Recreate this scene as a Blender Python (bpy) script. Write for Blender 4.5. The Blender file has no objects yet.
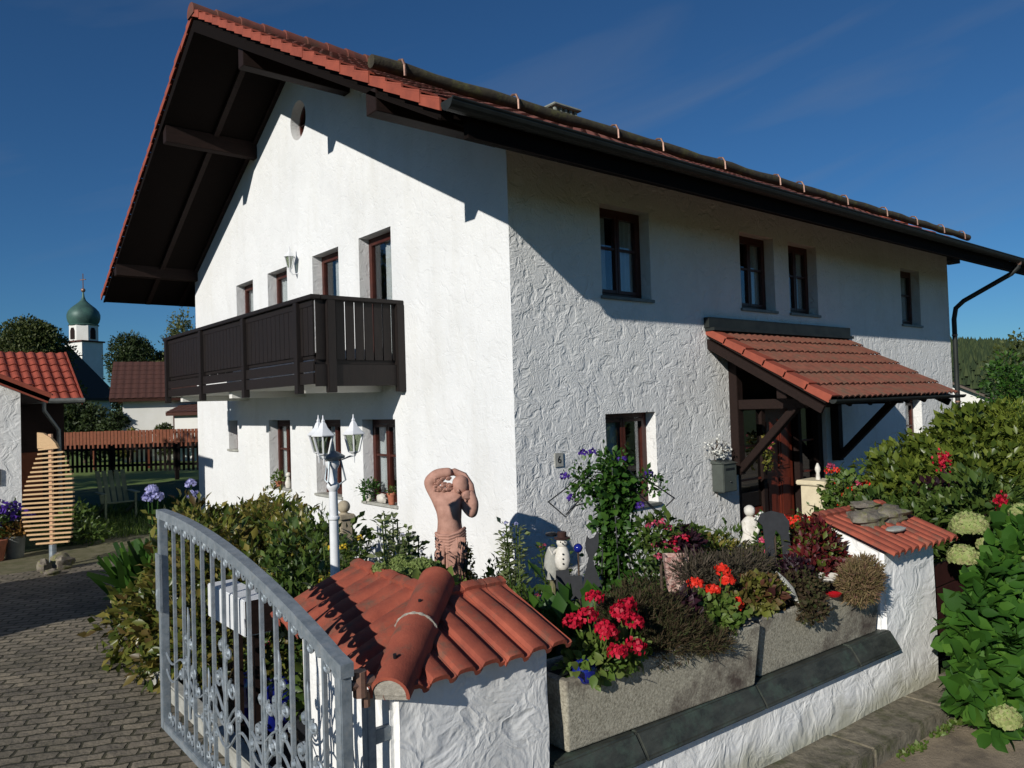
import bpy, bmesh, math, random
import numpy as np
from mathutils import Vector, Matrix, noise
R = math.radians
random.seed(7); rng = np.random.default_rng(7)
sc = bpy.context.scene
COL = sc.collection

# ------------------------------------------------------------------ camera
F_PX, YAW, PITCH, ROLL = 761.5126, 0.6915, 0.0256, -0.0312
CAM = Vector((-5.3523, -6.4408, 2.2644))
fw = Vector((math.sin(YAW)*math.cos(PITCH), math.cos(YAW)*math.cos(PITCH), math.sin(PITCH)))
r0 = Vector((math.cos(YAW), -math.sin(YAW), 0)); u0 = r0.cross(fw)
rt = math.cos(ROLL)*r0 + math.sin(ROLL)*u0; up = -math.sin(ROLL)*r0 + math.cos(ROLL)*u0
cd = bpy.data.cameras.new('camera'); cam = bpy.data.objects.new('camera', cd); COL.objects.link(cam)
cam.matrix_world = Matrix(((rt.x, up.x, -fw.x, CAM.x), (rt.y, up.y, -fw.y, CAM.y), (rt.z, up.z, -fw.z, CAM.z), (0, 0, 0, 1)))
cd.sensor_fit = 'HORIZONTAL'; cd.sensor_width = 36; cd.lens = 36*F_PX/1024
cd.clip_start = .05; cd.clip_end = 3000
sc.camera = cam

# ------------------------------------------------------------------ sky, sun, exposure
SUN = Vector((-1, -.37, .453)).normalized()
elev = math.asin(SUN.z); azim = math.atan2(SUN.x, SUN.y)
w = bpy.data.worlds.new('World'); sc.world = w; w.use_nodes = True
nt = w.node_tree; nt.nodes.clear()
sky = nt.nodes.new('ShaderNodeTexSky'); sky.sky_type = 'NISHITA'; sky.sun_disc = False
sky.sun_elevation = elev; sky.sun_rotation = azim % (2*math.pi)
sky.air_density = 1.0; sky.dust_density = .0; sky.ozone_density = 5; sky.altitude = 600
bg = nt.nodes.new('ShaderNodeBackground'); bg.inputs['Strength'].default_value = .051
wo = nt.nodes.new('ShaderNodeOutputWorld')
# faint cirrus streaks
tc = nt.nodes.new('ShaderNodeTexCoord'); mp0 = nt.nodes.new('ShaderNodeMapping'); mp = nt.nodes.new('ShaderNodeMapping')
cd_ = (rt*.86+up*.30+fw*.12).normalized(); cn__ = fw.cross(cd_).normalized(); cm_ = cd_.cross(cn__)
mp0.inputs['Rotation'].default_value = Matrix((cd_, cn__, cm_)).to_euler('XYZ'); mp.inputs['Scale'].default_value = (.9, 7, 2)
nt.links.new(mp0.outputs[0], mp.inputs['Vector'])
ns = nt.nodes.new('ShaderNodeTexNoise'); ns.inputs['Scale'].default_value = 1.6; ns.inputs['Detail'].default_value = 6; ns.inputs['Distortion'].default_value = .6
rp = nt.nodes.new('ShaderNodeMapRange'); rp.inputs['From Min'].default_value = .50; rp.inputs['From Max'].default_value = .80
rp.inputs['To Max'].default_value = .22
mx = nt.nodes.new('ShaderNodeMixRGB'); mx.inputs['Color2'].default_value = (4.2, 4.6, 5.2, 1)
nt.links.new(tc.outputs['Generated'], mp0.inputs['Vector']); nt.links.new(mp.outputs[0], ns.inputs['Vector'])
nt.links.new(ns.outputs['Fac'], rp.inputs['Value']); nt.links.new(rp.outputs[0], mx.inputs['Fac'])
tint = nt.nodes.new('ShaderNodeMixRGB'); tint.blend_type = 'MULTIPLY'; tint.inputs['Fac'].default_value = 1; tint.inputs['Color2'].default_value = (.56, .96, 1.22, 1)
nt.links.new(sky.outputs[0], tint.inputs['Color1']); nt.links.new(tint.outputs[0], mx.inputs['Color1']); nt.links.new(mx.outputs[0], bg.inputs['Color'])
nt.links.new(bg.outputs[0], wo.inputs['Surface'])
sl = bpy.data.lights.new('sun', 'SUN'); sl.energy = 4.4; sl.angle = R(.53); sl.color = (1, .955, .88)
so = bpy.data.objects.new('sun', sl); COL.objects.link(so); so.rotation_euler = SUN.to_track_quat('Z', 'Y').to_euler()
sc.view_settings.view_transform = 'Standard'; sc.view_settings.look = 'None'
sc.view_settings.exposure = 0.0; sc.view_settings.gamma = 1
sc.render.engine = 'CYCLES'
try:
    sc.cycles.max_bounces = 6; sc.cycles.transparent_max_bounces = 12; sc.cycles.caustics_reflective = False; sc.cycles.caustics_refractive = False
except Exception: pass

# ------------------------------------------------------------------ materials
def nodes(name):
    m = bpy.data.materials.new(name); m.use_nodes = True; t = m.node_tree; t.nodes.clear()
    o = t.nodes.new('ShaderNodeOutputMaterial'); p = t.nodes.new('ShaderNodeBsdfPrincipled')
    t.links.new(p.outputs[0], o.inputs['Surface']); return m, t, p, o
def N(t, kind, **kw):
    n = t.nodes.new(kind)
    for k, v in kw.items():
        if k in n.inputs: n.inputs[k].default_value = v
        else: setattr(n, k, v)
    return n
def rgba(c): return (c[0], c[1], c[2], 1)
def ramp(t, src, stops):
    r = t.nodes.new('ShaderNodeValToRGB'); e = r.color_ramp.elements
    while len(e) < len(stops): e.new(.5)
    for i, (p, c) in enumerate(stops): e[i].position = p; e[i].color = rgba(c)
    t.links.new(src, r.inputs['Fac']); return r
def mat(name, col, rough=.7, col2=None, vs=4, bump=0, bs=40, metal=0, spec=.4, streak=None, dirt=None, lo=.35, hi=.65):
    m, t, p, o = nodes(name)
    tc = N(t, 'ShaderNodeTexCoord'); mpn = N(t, 'ShaderNodeMapping')
    if streak: mpn.inputs['Scale'].default_value = streak
    t.links.new(tc.outputs['Object'], mpn.inputs['Vector'])
    n = N(t, 'ShaderNodeTexNoise', Scale=vs, Detail=6, Roughness=.65); t.links.new(mpn.outputs[0], n.inputs['Vector'])
    c2 = col2 or tuple(x*.72 for x in col)
    r = ramp(t, n.outputs['Fac'], [(lo, c2), (hi, col)])
    out = r.outputs['Color']
    if dirt:
        n3 = N(t, 'ShaderNodeTexNoise', Scale=dirt[1], Detail=5, Roughness=.7); t.links.new(tc.outputs['Object'], n3.inputs['Vector'])
        r3 = ramp(t, n3.outputs['Fac'], [(dirt[2], (0, 0, 0)), (dirt[3], (1, 1, 1))])
        mxn = N(t, 'ShaderNodeMixRGB'); mxn.inputs['Color2'].default_value = rgba(dirt[0])
        t.links.new(r3.outputs['Color'], mxn.inputs['Fac']); t.links.new(out, mxn.inputs['Color1']); out = mxn.outputs['Color']
    t.links.new(out, p.inputs['Base Color'])
    p.inputs['Roughness'].default_value = rough; p.inputs['Metallic'].default_value = metal; p.inputs['Specular IOR Level'].default_value = spec
    if bump:
        n2 = N(t, 'ShaderNodeTexNoise', Scale=bs, Detail=5, Roughness=.7); t.links.new(mpn.outputs[0], n2.inputs['Vector'])
        b = N(t, 'ShaderNodeBump', Strength=.8, Distance=bump); t.links.new(n2.outputs['Fac'], b.inputs['Height']); t.links.new(b.outputs[0], p.inputs['Normal'])
    return m
def leafmat(name, cols, rough=.45, trans=.35, spec=.4):
    m, t, p, o = nodes(name)
    g = N(t, 'ShaderNodeNewGeometry')
    k = len(cols); r = ramp(t, g.outputs['Random Per Island'], [(i/(k-1) if k > 1 else 0, c) for i, c in enumerate(cols)])
    t.links.new(r.outputs['Color'], p.inputs['Base Color']); p.inputs['Roughness'].default_value = rough
    p.inputs['Specular IOR Level'].default_value = spec
    tr = N(t, 'ShaderNodeBsdfTranslucent'); t.links.new(r.outputs['Color'], tr.inputs['Color'])
    mxs = N(t, 'ShaderNodeMixShader', Fac=trans)
    t.links.new(p.outputs[0], mxs.inputs[1]); t.links.new(tr.outputs[0], mxs.inputs[2]); t.links.new(mxs.outputs[0], o.inputs['Surface'])
    return m
def stucco(name, scale=1.0, dist=.02, col=(.80, .80, .78), ridge=1.0, base=False):
    m, t, p, o = nodes(name)
    tc = N(t, 'ShaderNodeTexCoord')
    n0 = N(t, 'ShaderNodeTexNoise', Scale=2.2*scale, Detail=3); t.links.new(tc.outputs['Object'], n0.inputs['Vector'])
    wv = N(t, 'ShaderNodeMixRGB', blend_type='ADD'); wv.inputs['Fac'].default_value = .35
    t.links.new(tc.outputs['Object'], wv.inputs['Color1']); t.links.new(n0.outputs['Color'], wv.inputs['Color2'])
    v = N(t, 'ShaderNodeTexNoise', Scale=7.5*scale, Detail=3.5, Roughness=.55, Distortion=.55); t.links.new(wv.outputs['Color'], v.inputs['Vector'])
    rr = ramp(t, v.outputs['Fac'], [(.34, (0, 0, 0)), (.50, (.75, .75, .75)), (.56, (.55, .55, .55)), (.68, (1, 1, 1))])
    rr.color_ramp.interpolation = 'LINEAR'
    f = N(t, 'ShaderNodeTexNoise', Scale=34*scale, Detail=5, Roughness=.6); t.links.new(tc.outputs['Object'], f.inputs['Vector'])
    big = N(t, 'ShaderNodeTexNoise', Scale=1.3, Detail=2); t.links.new(tc.outputs['Object'], big.inputs['Vector'])
    a = N(t, 'ShaderNodeMath', operation='MULTIPLY'); a.inputs[1].default_value = ridge; t.links.new(rr.outputs['Color'], a.inputs[0])
    a2 = N(t, 'ShaderNodeMath', operation='MULTIPLY_ADD'); a2.inputs[1].default_value = .35
    t.links.new(f.outputs['Fac'], a2.inputs[0]); t.links.new(a.outputs[0], a2.inputs[2])
    a3 = N(t, 'ShaderNodeMath', operation='MULTIPLY_ADD'); a3.inputs[1].default_value = 1.2
    t.links.new(big.outputs['Fac'], a3.inputs[0]); t.links.new(a2.outputs[0], a3.inputs[2])
    b = N(t, 'ShaderNodeBump', Strength=1, Distance=dist); t.links.new(a3.outputs[0], b.inputs['Height']); t.links.new(b.outputs[0], p.inputs['Normal'])
    d = N(t, 'ShaderNodeTexNoise', Scale=.9, Detail=8, Roughness=.7); t.links.new(tc.outputs['Object'], d.inputs['Vector'])
    c = ramp(t, d.outputs['Fac'], [(.3, tuple(x*.9 for x in col)), (.6, col)])
    sm = N(t, 'ShaderNodeMapping'); sm.inputs['Scale'].default_value = (2.2, 2.2, .5); t.links.new(tc.outputs['Object'], sm.inputs['Vector'])
    sn = N(t, 'ShaderNodeTexNoise', Scale=1.0, Detail=5, Roughness=.6); t.links.new(sm.outputs[0], sn.inputs['Vector'])
    sr = ramp(t, sn.outputs['Fac'], [(.50, (1, 1, 1)), (.85, (.90, .89, .86))])
    smx = N(t, 'ShaderNodeMixRGB', blend_type='MULTIPLY'); smx.inputs['Fac'].default_value = 1; t.links.new(c.outputs['Color'], smx.inputs['Color1']); t.links.new(sr.outputs['Color'], smx.inputs['Color2'])
    out = smx.outputs['Color']
    if base:   # splash dirt and algae near the ground
        sp = N(t, 'ShaderNodeSeparateXYZ'); g2 = N(t, 'ShaderNodeNewGeometry'); t.links.new(g2.outputs['Position'], sp.inputs[0])
        nn = N(t, 'ShaderNodeTexNoise', Scale=5, Detail=6); t.links.new(tc.outputs['Object'], nn.inputs['Vector'])
        ma = N(t, 'ShaderNodeMath', operation='MULTIPLY_ADD'); ma.inputs[1].default_value = -.28; t.links.new(nn.outputs['Fac'], ma.inputs[0]); t.links.new(sp.outputs['Z'], ma.inputs[2])
        mr = N(t, 'ShaderNodeMapRange'); mr.inputs['From Min'].default_value = -.12; mr.inputs['From Max'].default_value = .06; mr.inputs['To Min'].default_value = .75; mr.inputs['To Max'].default_value = 0
        t.links.new(ma.outputs[0], mr.inputs['Value'])
        mm = N(t, 'ShaderNodeMixRGB'); mm.inputs['Color2'].default_value = (.34, .33, .22, 1)
        t.links.new(mr.outputs[0], mm.inputs['Fac']); t.links.new(out, mm.inputs['Color1']); out = mm.outputs['Color']
    t.links.new(out, p.inputs['Base Color']); p.inputs['Roughness'].default_value = .9; p.inputs['Specular IOR Level'].default_value = .2
    return m
def glass(name, tint=(.75, .8, .82), refl=.12, fm=.6):
    m, t, p, o = nodes(name); t.nodes.remove(p)
    tr = N(t, 'ShaderNodeBsdfTransparent'); tr.inputs['Color'].default_value = rgba(tint)
    gl = N(t, 'ShaderNodeBsdfGlossy', Roughness=.02); lw = N(t, 'ShaderNodeLayerWeight', Blend=.35)
    ad = N(t, 'ShaderNodeMath', operation='MULTIPLY_ADD'); ad.inputs[1].default_value = fm; ad.inputs[2].default_value = refl
    t.links.new(lw.outputs['Fresnel'], ad.inputs[0])
    ms = N(t, 'ShaderNodeMixShader'); t.links.new(ad.outputs[0], ms.inputs[0]); t.links.new(tr.outputs[0], ms.inputs[1]); t.links.new(gl.outputs[0], ms.inputs[2])
    t.links.new(ms.outputs[0], o.inputs['Surface']); return m

WALL = stucco('coarse_stucco', .95, .0125)
WALLG = stucco('gable_stucco', 1.0, .008, ridge=.6, col=(.76, .77, .77))
GWALL = stucco('garden_wall_stucco', .55, .011, col=(.86, .86, .84), base=True)
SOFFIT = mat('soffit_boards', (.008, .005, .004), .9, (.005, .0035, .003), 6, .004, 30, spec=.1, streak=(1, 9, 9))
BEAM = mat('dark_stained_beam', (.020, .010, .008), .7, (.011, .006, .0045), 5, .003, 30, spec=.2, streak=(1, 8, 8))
BALC = mat('balcony_wood', (.013, .008, .0065), .6, (.006, .004, .0035), 7, .003, 40, streak=(8, 8, 1))
FRAME = mat('window_wood', (.075, .018, .011), .4, (.045, .011, .007), 9)
DOORM = mat('door_wood', (.17, .032, .016), .35, (.10, .018, .010), 6, .002, 30, streak=(8, 8, 1))
TILE = mat('clay_tile', (.21, .062, .042), .85, (.13, .042, .03), 5, .003, 60, dirt=((.075, .055, .035), 3.5, .45, .75))
TILEV = mat('verge_tile_clay', (.33, .075, .042), .7, (.24, .055, .032), 5, .002, 60)
TILEN = mat('near_clay_tile', (.37, .095, .056), .8, (.23, .058, .038), 5, .003, 90, dirt=((.13, .085, .06), 7, .52, .74), spec=.2)
TILEC = mat('canopy_clay_tile', (.235, .082, .052), .85, (.155, .055, .036), 9, .003, 60, dirt=((.12, .085, .055), 5, .45, .75))
MORT = mat('mortar', (.42, .39, .33), .95, (.26, .24, .20), 25, .008, 60)
GUT = mat('dark_gutter_metal', (.022, .026, .024), .55, (.012, .014, .013), 4, 0, spec=.3)
LOGM = mat('mossy_log', (.06, .05, .03), .9, (.03, .025, .018), 8, .01, 30, dirt=((.10, .10, .03), 5, .5, .7))
COPPER = mat('old_copper', (.28, .17, .12), .5, (.18, .10, .08), 20, metal=.4)
ZINC = mat('galvanised_steel', (.34, .385, .42), .5, (.20, .24, .27), 18, .0008, 60, metal=.45, dirt=((.38, .39, .38), 30, .52, .8))
WHITEM = mat('white_paint', (.76, .77, .78), .45, (.62, .64, .66), 8)
PLASTER = mat('white_plaster', (.72, .69, .62), .7, (.55, .52, .45), 20, .002, 60)
CONC = mat('exposed_aggregate', (.46, .43, .34), .9, (.20, .185, .14), 70, .005, 90, dirt=((.075, .055, .045), 2.4, .50, .70))
LEDGE = mat('slate_ledge', (.055, .06, .05), .55, (.025, .028, .024), 6, .003, 30, dirt=((.06, .085, .065), 5, .5, .7), streak=(1, 5, 1))
KERBM = mat('old_kerb_stone', (.24, .21, .155), .95, (.10, .09, .065), 9, .02, 18, dirt=((.07, .075, .03), 5, .50, .68))
STONE = mat('rough_stone', (.27, .24, .19), .95, (.12, .10, .08), 9, .014, 30, dirt=((.16, .16, .05), 7, .46, .62))
STONE2 = mat('pale_stone', (.42, .42, .38), .9, (.28, .28, .25), 9, .006, 40)
TERRA = mat('terracotta_figure', (.47, .26, .20), .85, (.34, .18, .135), 12, .003, 60)
POT = mat('terracotta_pot', (.45, .16, .09), .75, (.33, .11, .06), 12)
SLATE = mat('flat_slate_black', (.030, .032, .036), .6, (.022, .023, .026), 20)
PINE = mat('new_pine_slat', (.62, .42, .22), .6, (.48, .30, .15), 10, .001, 60, streak=(1, 10, 10))
PINK = mat('pale_post_wood', (.60, .36, .22), .6, (.48, .28, .16), 10)
ORANGEW = mat('orange_stained_fence', (.20, .060, .026), .8, (.14, .042, .02), 12)
DARKF = mat('dark_brown_fence', (.010, .007, .006), .8, spec=.1)
MAROON = mat('maroon_board', (.05, .014, .012), .6, (.03, .009, .008), 6)
BROWNT = mat('brown_far_tile', (.085, .033, .024), .9, (.07, .028, .02), 3, .02, 30)
COPG = mat('green_copper', (.07, .15, .12), .5, (.045, .09, .08), .8, metal=.2)
FARW = mat('far_white_wall', (.74, .73, .69), .9, (.68, .67, .62), 1)
CURT = mat('curtain_cloth', (.84, .82, .76), .8, (.74, .72, .66), 10)
GLASS = glass('window_glass', (.85, .88, .9), .03, .28)
GLASSD = glass('dark_window_glass', (.3, .33, .36), .16)
LGLASS = glass('lantern_glass', (.55, .6, .5), .2)
BARK = mat('bark', (.10, .07, .05), .95, (.05, .035, .025), 12, .01, 30)
BLUE = mat('cobalt_glaze', (.01, .018, .22), .12, (.008, .012, .14), 8, spec=.7)
REDG = mat('red_glaze', (.45, .01, .015), .2)
BLACKP = mat('black_plastic', (.012, .013, .016), .4)
GREYP = mat('grey_zinc_pot', (.20, .21, .20), .5, (.13, .14, .13), 6, metal=.3)
HAT = mat('brown_felt_hat', (.05, .02, .015), .8)
MBOX = mat('greygreen_metal', (.10, .115, .10), .4, (.08, .09, .08), 6, metal=.3)
SOILM = mat('dark_soil', (.045, .033, .022), .95, (.025, .018, .012), 12, .03, 20)
INTER = mat('room_dark', (.06, .05, .045), .9)

G_LAUREL = leafmat('laurel_leaf', [(.04, .07, .012), (.09, .12, .02), (.15, .16, .03), (.25, .21, .05), (.09, .06, .02)], .35)
G_MID = leafmat('shrub_leaf', [(.035, .07, .014), (.07, .12, .022), (.12, .17, .035)], .4)
G_RHOD = leafmat('rhododendron_leaf', [(.05, .085, .015), (.11, .15, .022), (.18, .22, .035)], .35)
G_HYD = leafmat('hydrangea_leaf', [(.028, .085, .012), (.045, .13, .015), (.085, .19, .022)], .62, .35, .25)
G_HYF = leafmat('hydrangea_floret', [(.30, .38, .12), (.42, .48, .18), (.40, .36, .18)], .7)
G_CLIMB = leafmat('climber_leaf', [(.02, .06, .01), (.04, .11, .015), (.07, .15, .02)], .45)
G_DARKT = leafmat('dark_tree_leaf', [(.018, .032, .008), (.03, .05, .012), (.045, .065, .015)], .6, .15)
G_TREE = leafmat('tree_leaf', [(.035, .05, .012), (.06, .08, .018), (.085, .10, .025)], .6, .2)
G_BIRCH = leafmat('birch_leaf', [(.10, .12, .04), (.16, .17, .06)], .6)
G_YELL = leafmat('yellow_conifer_leaf', [(.14, .19, .02), (.22, .26, .03), (.10, .15, .02)], .6)
G_PALE = leafmat('phlox_leaf', [(.10, .14, .05), (.20, .25, .09), (.32, .36, .18)], .5)
G_SEDUM = leafmat('sedum_head', [(.17, .24, .06), (.26, .32, .10)], .7)
G_HEATH = leafmat('brown_heather', [(.05, .055, .015), (.085, .06, .028), (.06, .035, .02), (.045, .07, .015)], .8)
G_HEATG = leafmat('grey_heather', [(.07, .055, .035), (.11, .085, .06), (.05, .05, .025)], .8)
G_STRAW = leafmat('dry_heather', [(.20, .14, .06), (.28, .19, .10), (.14, .13, .04), (.24, .12, .09)], .8)
G_COL = leafmat('coleus_leaf', [(.09, .008, .012), (.16, .02, .02), (.05, .01, .012), (.12, .16, .02)], .5)
G_COLY = leafmat('coleus_mixed_leaf', [(.06, .012, .02), (.17, .20, .03), (.10, .03, .02), (.20, .24, .05)], .5)
G_PURP = leafmat('dark_purple_leaf', [(.02, .008, .015), (.045, .012, .022)], .5)
G_GER = leafmat('geranium_leaf', [(.07, .13, .02), (.11, .18, .03), (.16, .20, .05)], .5)
P_CRIM = leafmat('crimson_petal', [(.42, .004, .025), (.62, .010, .045), (.32, .002, .015)], .55, .3)
P_RED = leafmat('scarlet_petal', [(.70, .025, .012), (.85, .05, .02)], .55, .3)
P_PINK = leafmat('pink_petal', [(.62, .05, .14), (.70, .12, .20), (.5, .02, .10)], .5, .3)
P_WHITE = leafmat('white_petal', [(.75, .75, .70), (.85, .85, .8)], .5, .3)
P_VIOL = leafmat('violet_petal', [(.06, .02, .25), (.10, .04, .35)], .5, .3)
P_LAV = leafmat('lavender_petal', [(.38, .38, .68), (.50, .50, .78)], .5, .3)
P_YEL = leafmat('yellow_petal', [(.75, .50, .03), (.85, .62, .05)], .5, .3)
P_ORG = leafmat('orange_brown_petal', [(.35, .14, .03), (.25, .16, .04), (.12, .12, .03)], .6, .3)
GRASS = leafmat('grass_blade', [(.05, .10, .015), (.09, .15, .025), (.12, .17, .03)], .6, .3)

# ------------------------------------------------------------------ object helpers
WL = {}
def tag(o, label=None, cat=None, group=None, kind=None):
    if label: o['label'] = label
    if cat: o['category'] = cat
    if group: o['group'] = group
    if kind: o['kind'] = kind
    return o
def thing(name, label, cat, loc=(0, 0, 0), group=None):
    o = bpy.data.objects.new(name, None); COL.objects.link(o); o.location = loc; o.empty_display_size = .2
    WL[o] = Vector(loc); tag(o, label, cat, group); return o
def link(name, me, m, parent=None, smooth=False):
    o = bpy.data.objects.new(name, me); COL.objects.link(o)
    if m: me.materials.append(m)
    if parent is not None:
        off = WL[parent]; o.parent = parent; WL[o] = off
        if off.length > 0: me.transform(Matrix.Translation(-off))
    else: WL[o] = Vector((0, 0, 0))
    if smooth: me.polygons.foreach_set('use_smooth', [True]*len(me.polygons))
    return o
def rebase(o, loc):
    """move a single-mesh thing's origin to its base"""
    loc = Vector(loc); o.data.transform(Matrix.Translation(-loc)); o.location = loc; WL[o] = loc; return o
class MB:
    def __init__(s): s.v = []; s.f = []
    def add(s, vs, fs):
        b = len(s.v); s.v += [tuple(x) for x in vs]; s.f += [tuple(b+i for i in q) for q in fs]
    def box(s, x0, x1, y0, y1, z0, z1):
        s.add([(x0, y0, z0), (x1, y0, z0), (x1, y1, z0), (x0, y1, z0), (x0, y0, z1), (x1, y0, z1), (x1, y1, z1), (x0, y1, z1)],
              [(0, 3, 2, 1), (4, 5, 6, 7), (0, 1, 5, 4), (1, 2, 6, 5), (2, 3, 7, 6), (3, 0, 4, 7)])
    def bar(s, a, b, w, h, up=(0, 0, 1)):
        a = Vector(a); b = Vector(b); d = (b-a).normalized(); u = Vector(up)
        sx = d.cross(u)
        if sx.length < 1e-4: sx = d.cross(Vector((1, 0, 0)))
        sx.normalize(); uu = sx.cross(d); sx = sx*w/2; uu = uu*h/2
        s.add([a-sx-uu, a+sx-uu, a+sx+uu, a-sx+uu, b-sx-uu, b+sx-uu, b+sx+uu, b-sx+uu],
              [(0, 3, 2, 1), (4, 5, 6, 7), (0, 1, 5, 4), (1, 2, 6, 5), (2, 3, 7, 6), (3, 0, 4, 7)])
    def tube(s, pts, rad, n=8, caps=True):
        pts = [Vector(p) for p in pts]; rs = rad if isinstance(rad, (list, tuple)) else [rad]*len(pts)
        b = len(s.v); prev = None
        for i, p in enumerate(pts):
            d = (pts[min(i+1, len(pts)-1)]-pts[max(i-1, 0)]).normalized()
            if prev is None:
                sx = d.cross(Vector((0, 0, 1)))
                if sx.length < .05: sx = d.cross(Vector((0, 1, 0)))
            else: sx = prev - d*prev.dot(d)
            sx.normalize(); prev = sx; sy = d.cross(sx)
            for k in range(n):
                a = 2*math.pi*k/n; s.v.append(tuple(p+(sx*math.cos(a)+sy*math.sin(a))*rs[i]))
        for i in range(len(pts)-1):
            for k in range(n):
                a = b+i*n+k; c = b+i*n+(k+1) % n; s.f.append((a, c, c+n, a+n))
        if caps:
            s.f.append(tuple(b+k for k in range(n))[::-1]); e = b+(len(pts)-1)*n; s.f.append(tuple(e+k for k in range(n)))
    def lathe(s, c, prof, n=20, ax=None):
        b = len(s.v); c = Vector(c)
        for r, z in prof:
            for k in range(n):
                a = 2*math.pi*k/n; s.v.append((c.x+r*math.cos(a), c.y+r*math.sin(a), c.z+z))
        for i in range(len(prof)-1):
            for k in range(n):
                a = b+i*n+k; d = b+i*n+(k+1) % n; s.f.append((a, d, d+n, a+n))
        s.f.append(tuple(b+k for k in range(n))[::-1]); e = b+(len(prof)-1)*n; s.f.append(tuple(e+k for k in range(n)))
    def prism(s, poly, off):
        """polygon (list of 3D) extruded by off"""
        n = len(poly); off = Vector(off); p = [Vector(q) for q in poly]; b = len(s.v)
        s.v += [tuple(q) for q in p]+[tuple(q+off) for q in p]
        s.f.append(tuple(b+i for i in range(n))[::-1]); s.f.append(tuple(b+n+i for i in range(n)))
        for i in range(n): j = (i+1) % n; s.f.append((b+i, b+j, b+n+j, b+n+i))
    def ball(s, c, r, seg=14, ring=9, jitter=0):
        if not isinstance(r, (tuple, list)): r = (r, r, r)
        b = len(s.v)
        for i in range(ring+1):
            ph = math.pi*i/ring
            for k in range(seg):
                a = 2*math.pi*k/seg
                q = Vector((math.sin(ph)*math.cos(a), math.sin(ph)*math.sin(a), math.cos(ph)))
                j = 1+(jitter*noise.noise(q*1.9+Vector(c)) if jitter else 0)
                s.v.append((c[0]+r[0]*q.x*j, c[1]+r[1]*q.y*j, c[2]+r[2]*q.z*j))
        for i in range(ring):
            for k in range(seg):
                a = b+i*seg+k; d = b+i*seg+(k+1) % seg; s.f.append((a, a+seg, d+seg, d))
    def build(s, name, m, parent=None, smooth=False, bevel=0):
        me = bpy.data.meshes.new(name); me.from_pydata(s.v, [], s.f); me.update()
        bm = bmesh.new(); bm.from_mesh(me)
        bmesh.ops.recalc_face_normals(bm, faces=bm.faces)
        if bevel: bmesh.ops.bevel(bm, geom=bm.edges[:], offset=bevel, segments=2, affect='EDGES', clamp_overlap=True)
        bm.to_mesh(me); bm.free()
        o = link(name, me, m, parent)
        if smooth:
            me.polygons.foreach_set('use_smooth', [True]*len(me.polygons))
            try: me.set_sharp_from_angle(angle=R(40))
            except Exception: pass
        return o

# --- leaves
T_LEAF = (np.array([(0, 0, 0), (.5, .26, .09), (1, 0, -.05), (.5, -.26, .09), (.45, 0, 0)]), [(0, 3, 4), (0, 4, 1), (4, 3, 2), (4, 2, 1)])
T_SIMPLE = (np.array([(0, 0, 0), (.5, .3, .08), (1, 0, 0), (.5, -.3, .08)]), [(0, 3, 2), (0, 2, 1)])
T_ROUND = (np.array([(0, 0, 0), (.10, .20, .05), (.32, .34, .08), (.62, .30, .06), (.85, .13, -.03), (1, 0, -.12), (.85, -.13, -.03), (.62, -.30, .06), (.32, -.34, .08), (.10, -.20, .05), (.32, 0, .0), (.65, 0, -.03)]),
           [(0, 10, 2, 1), (10, 11, 3, 2), (11, 5, 4, 3), (0, 9, 8, 10), (10, 8, 7, 11), (11, 7, 6, 5)])
T_NEEDLE = (np.array([(0, .09, 0), (0, -.09, 0), (1, -.04, 0), (1, .04, 0)]), [(0, 1, 2, 3)])
T_PETAL = (np.array([(0, 0, 0), (.55, .42, .1), (1, 0, .12), (.55, -.42, .1)]), [(0, 3, 2, 1)])
def leaves(name, P, D, S, tmpl, m, parent=None, Nrm=None, jit=.5):
    P = np.asarray(P, float); D = np.asarray(D, float); n = len(P); S = np.broadcast_to(np.asarray(S, float), (n,))
    D = D/(np.linalg.norm(D, axis=1, keepdims=True)+1e-9)
    U = rng.normal(size=(n, 3))*jit + (Nrm if Nrm is not None else np.array([0, 0, 1.]))
    Y = np.cross(U, D); Y /= (np.linalg.norm(Y, axis=1, keepdims=True)+1e-9); Z = np.cross(D, Y)
    tv, tf = tmpl; k = len(tv)
    V = P[:, None, :]+S[:, None, None]*(tv[None, :, 0:1]*D[:, None, :]+tv[None, :, 1:2]*Y[:, None, :]+tv[None, :, 2:3]*Z[:, None, :])
    V = V.reshape(-1, 3); me = bpy.data.meshes.new(name)
    nl = sum(len(f) for f in tf); base = np.concatenate([np.array(f) for f in tf]); tot = np.array([len(f) for f in tf])
    li = (base[None, :]+(np.arange(n)*k)[:, None]).ravel(); lt = np.tile(tot, n); ls = np.concatenate([[0], np.cumsum(lt)[:-1]])
    me.vertices.add(len(V)); me.vertices.foreach_set('co', V.ravel().astype(np.float32))
    me.loops.add(n*nl); me.loops.foreach_set('vertex_index', li.astype(np.int32))
    me.polygons.add(len(lt)); me.polygons.foreach_set('loop_start', ls.astype(np.int32))
    try: me.polygons.foreach_set('loop_total', lt.astype(np.int32))
    except Exception: pass
    me.update(calc_edges=True); me.validate()
    return link(name, me, m, parent)
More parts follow.
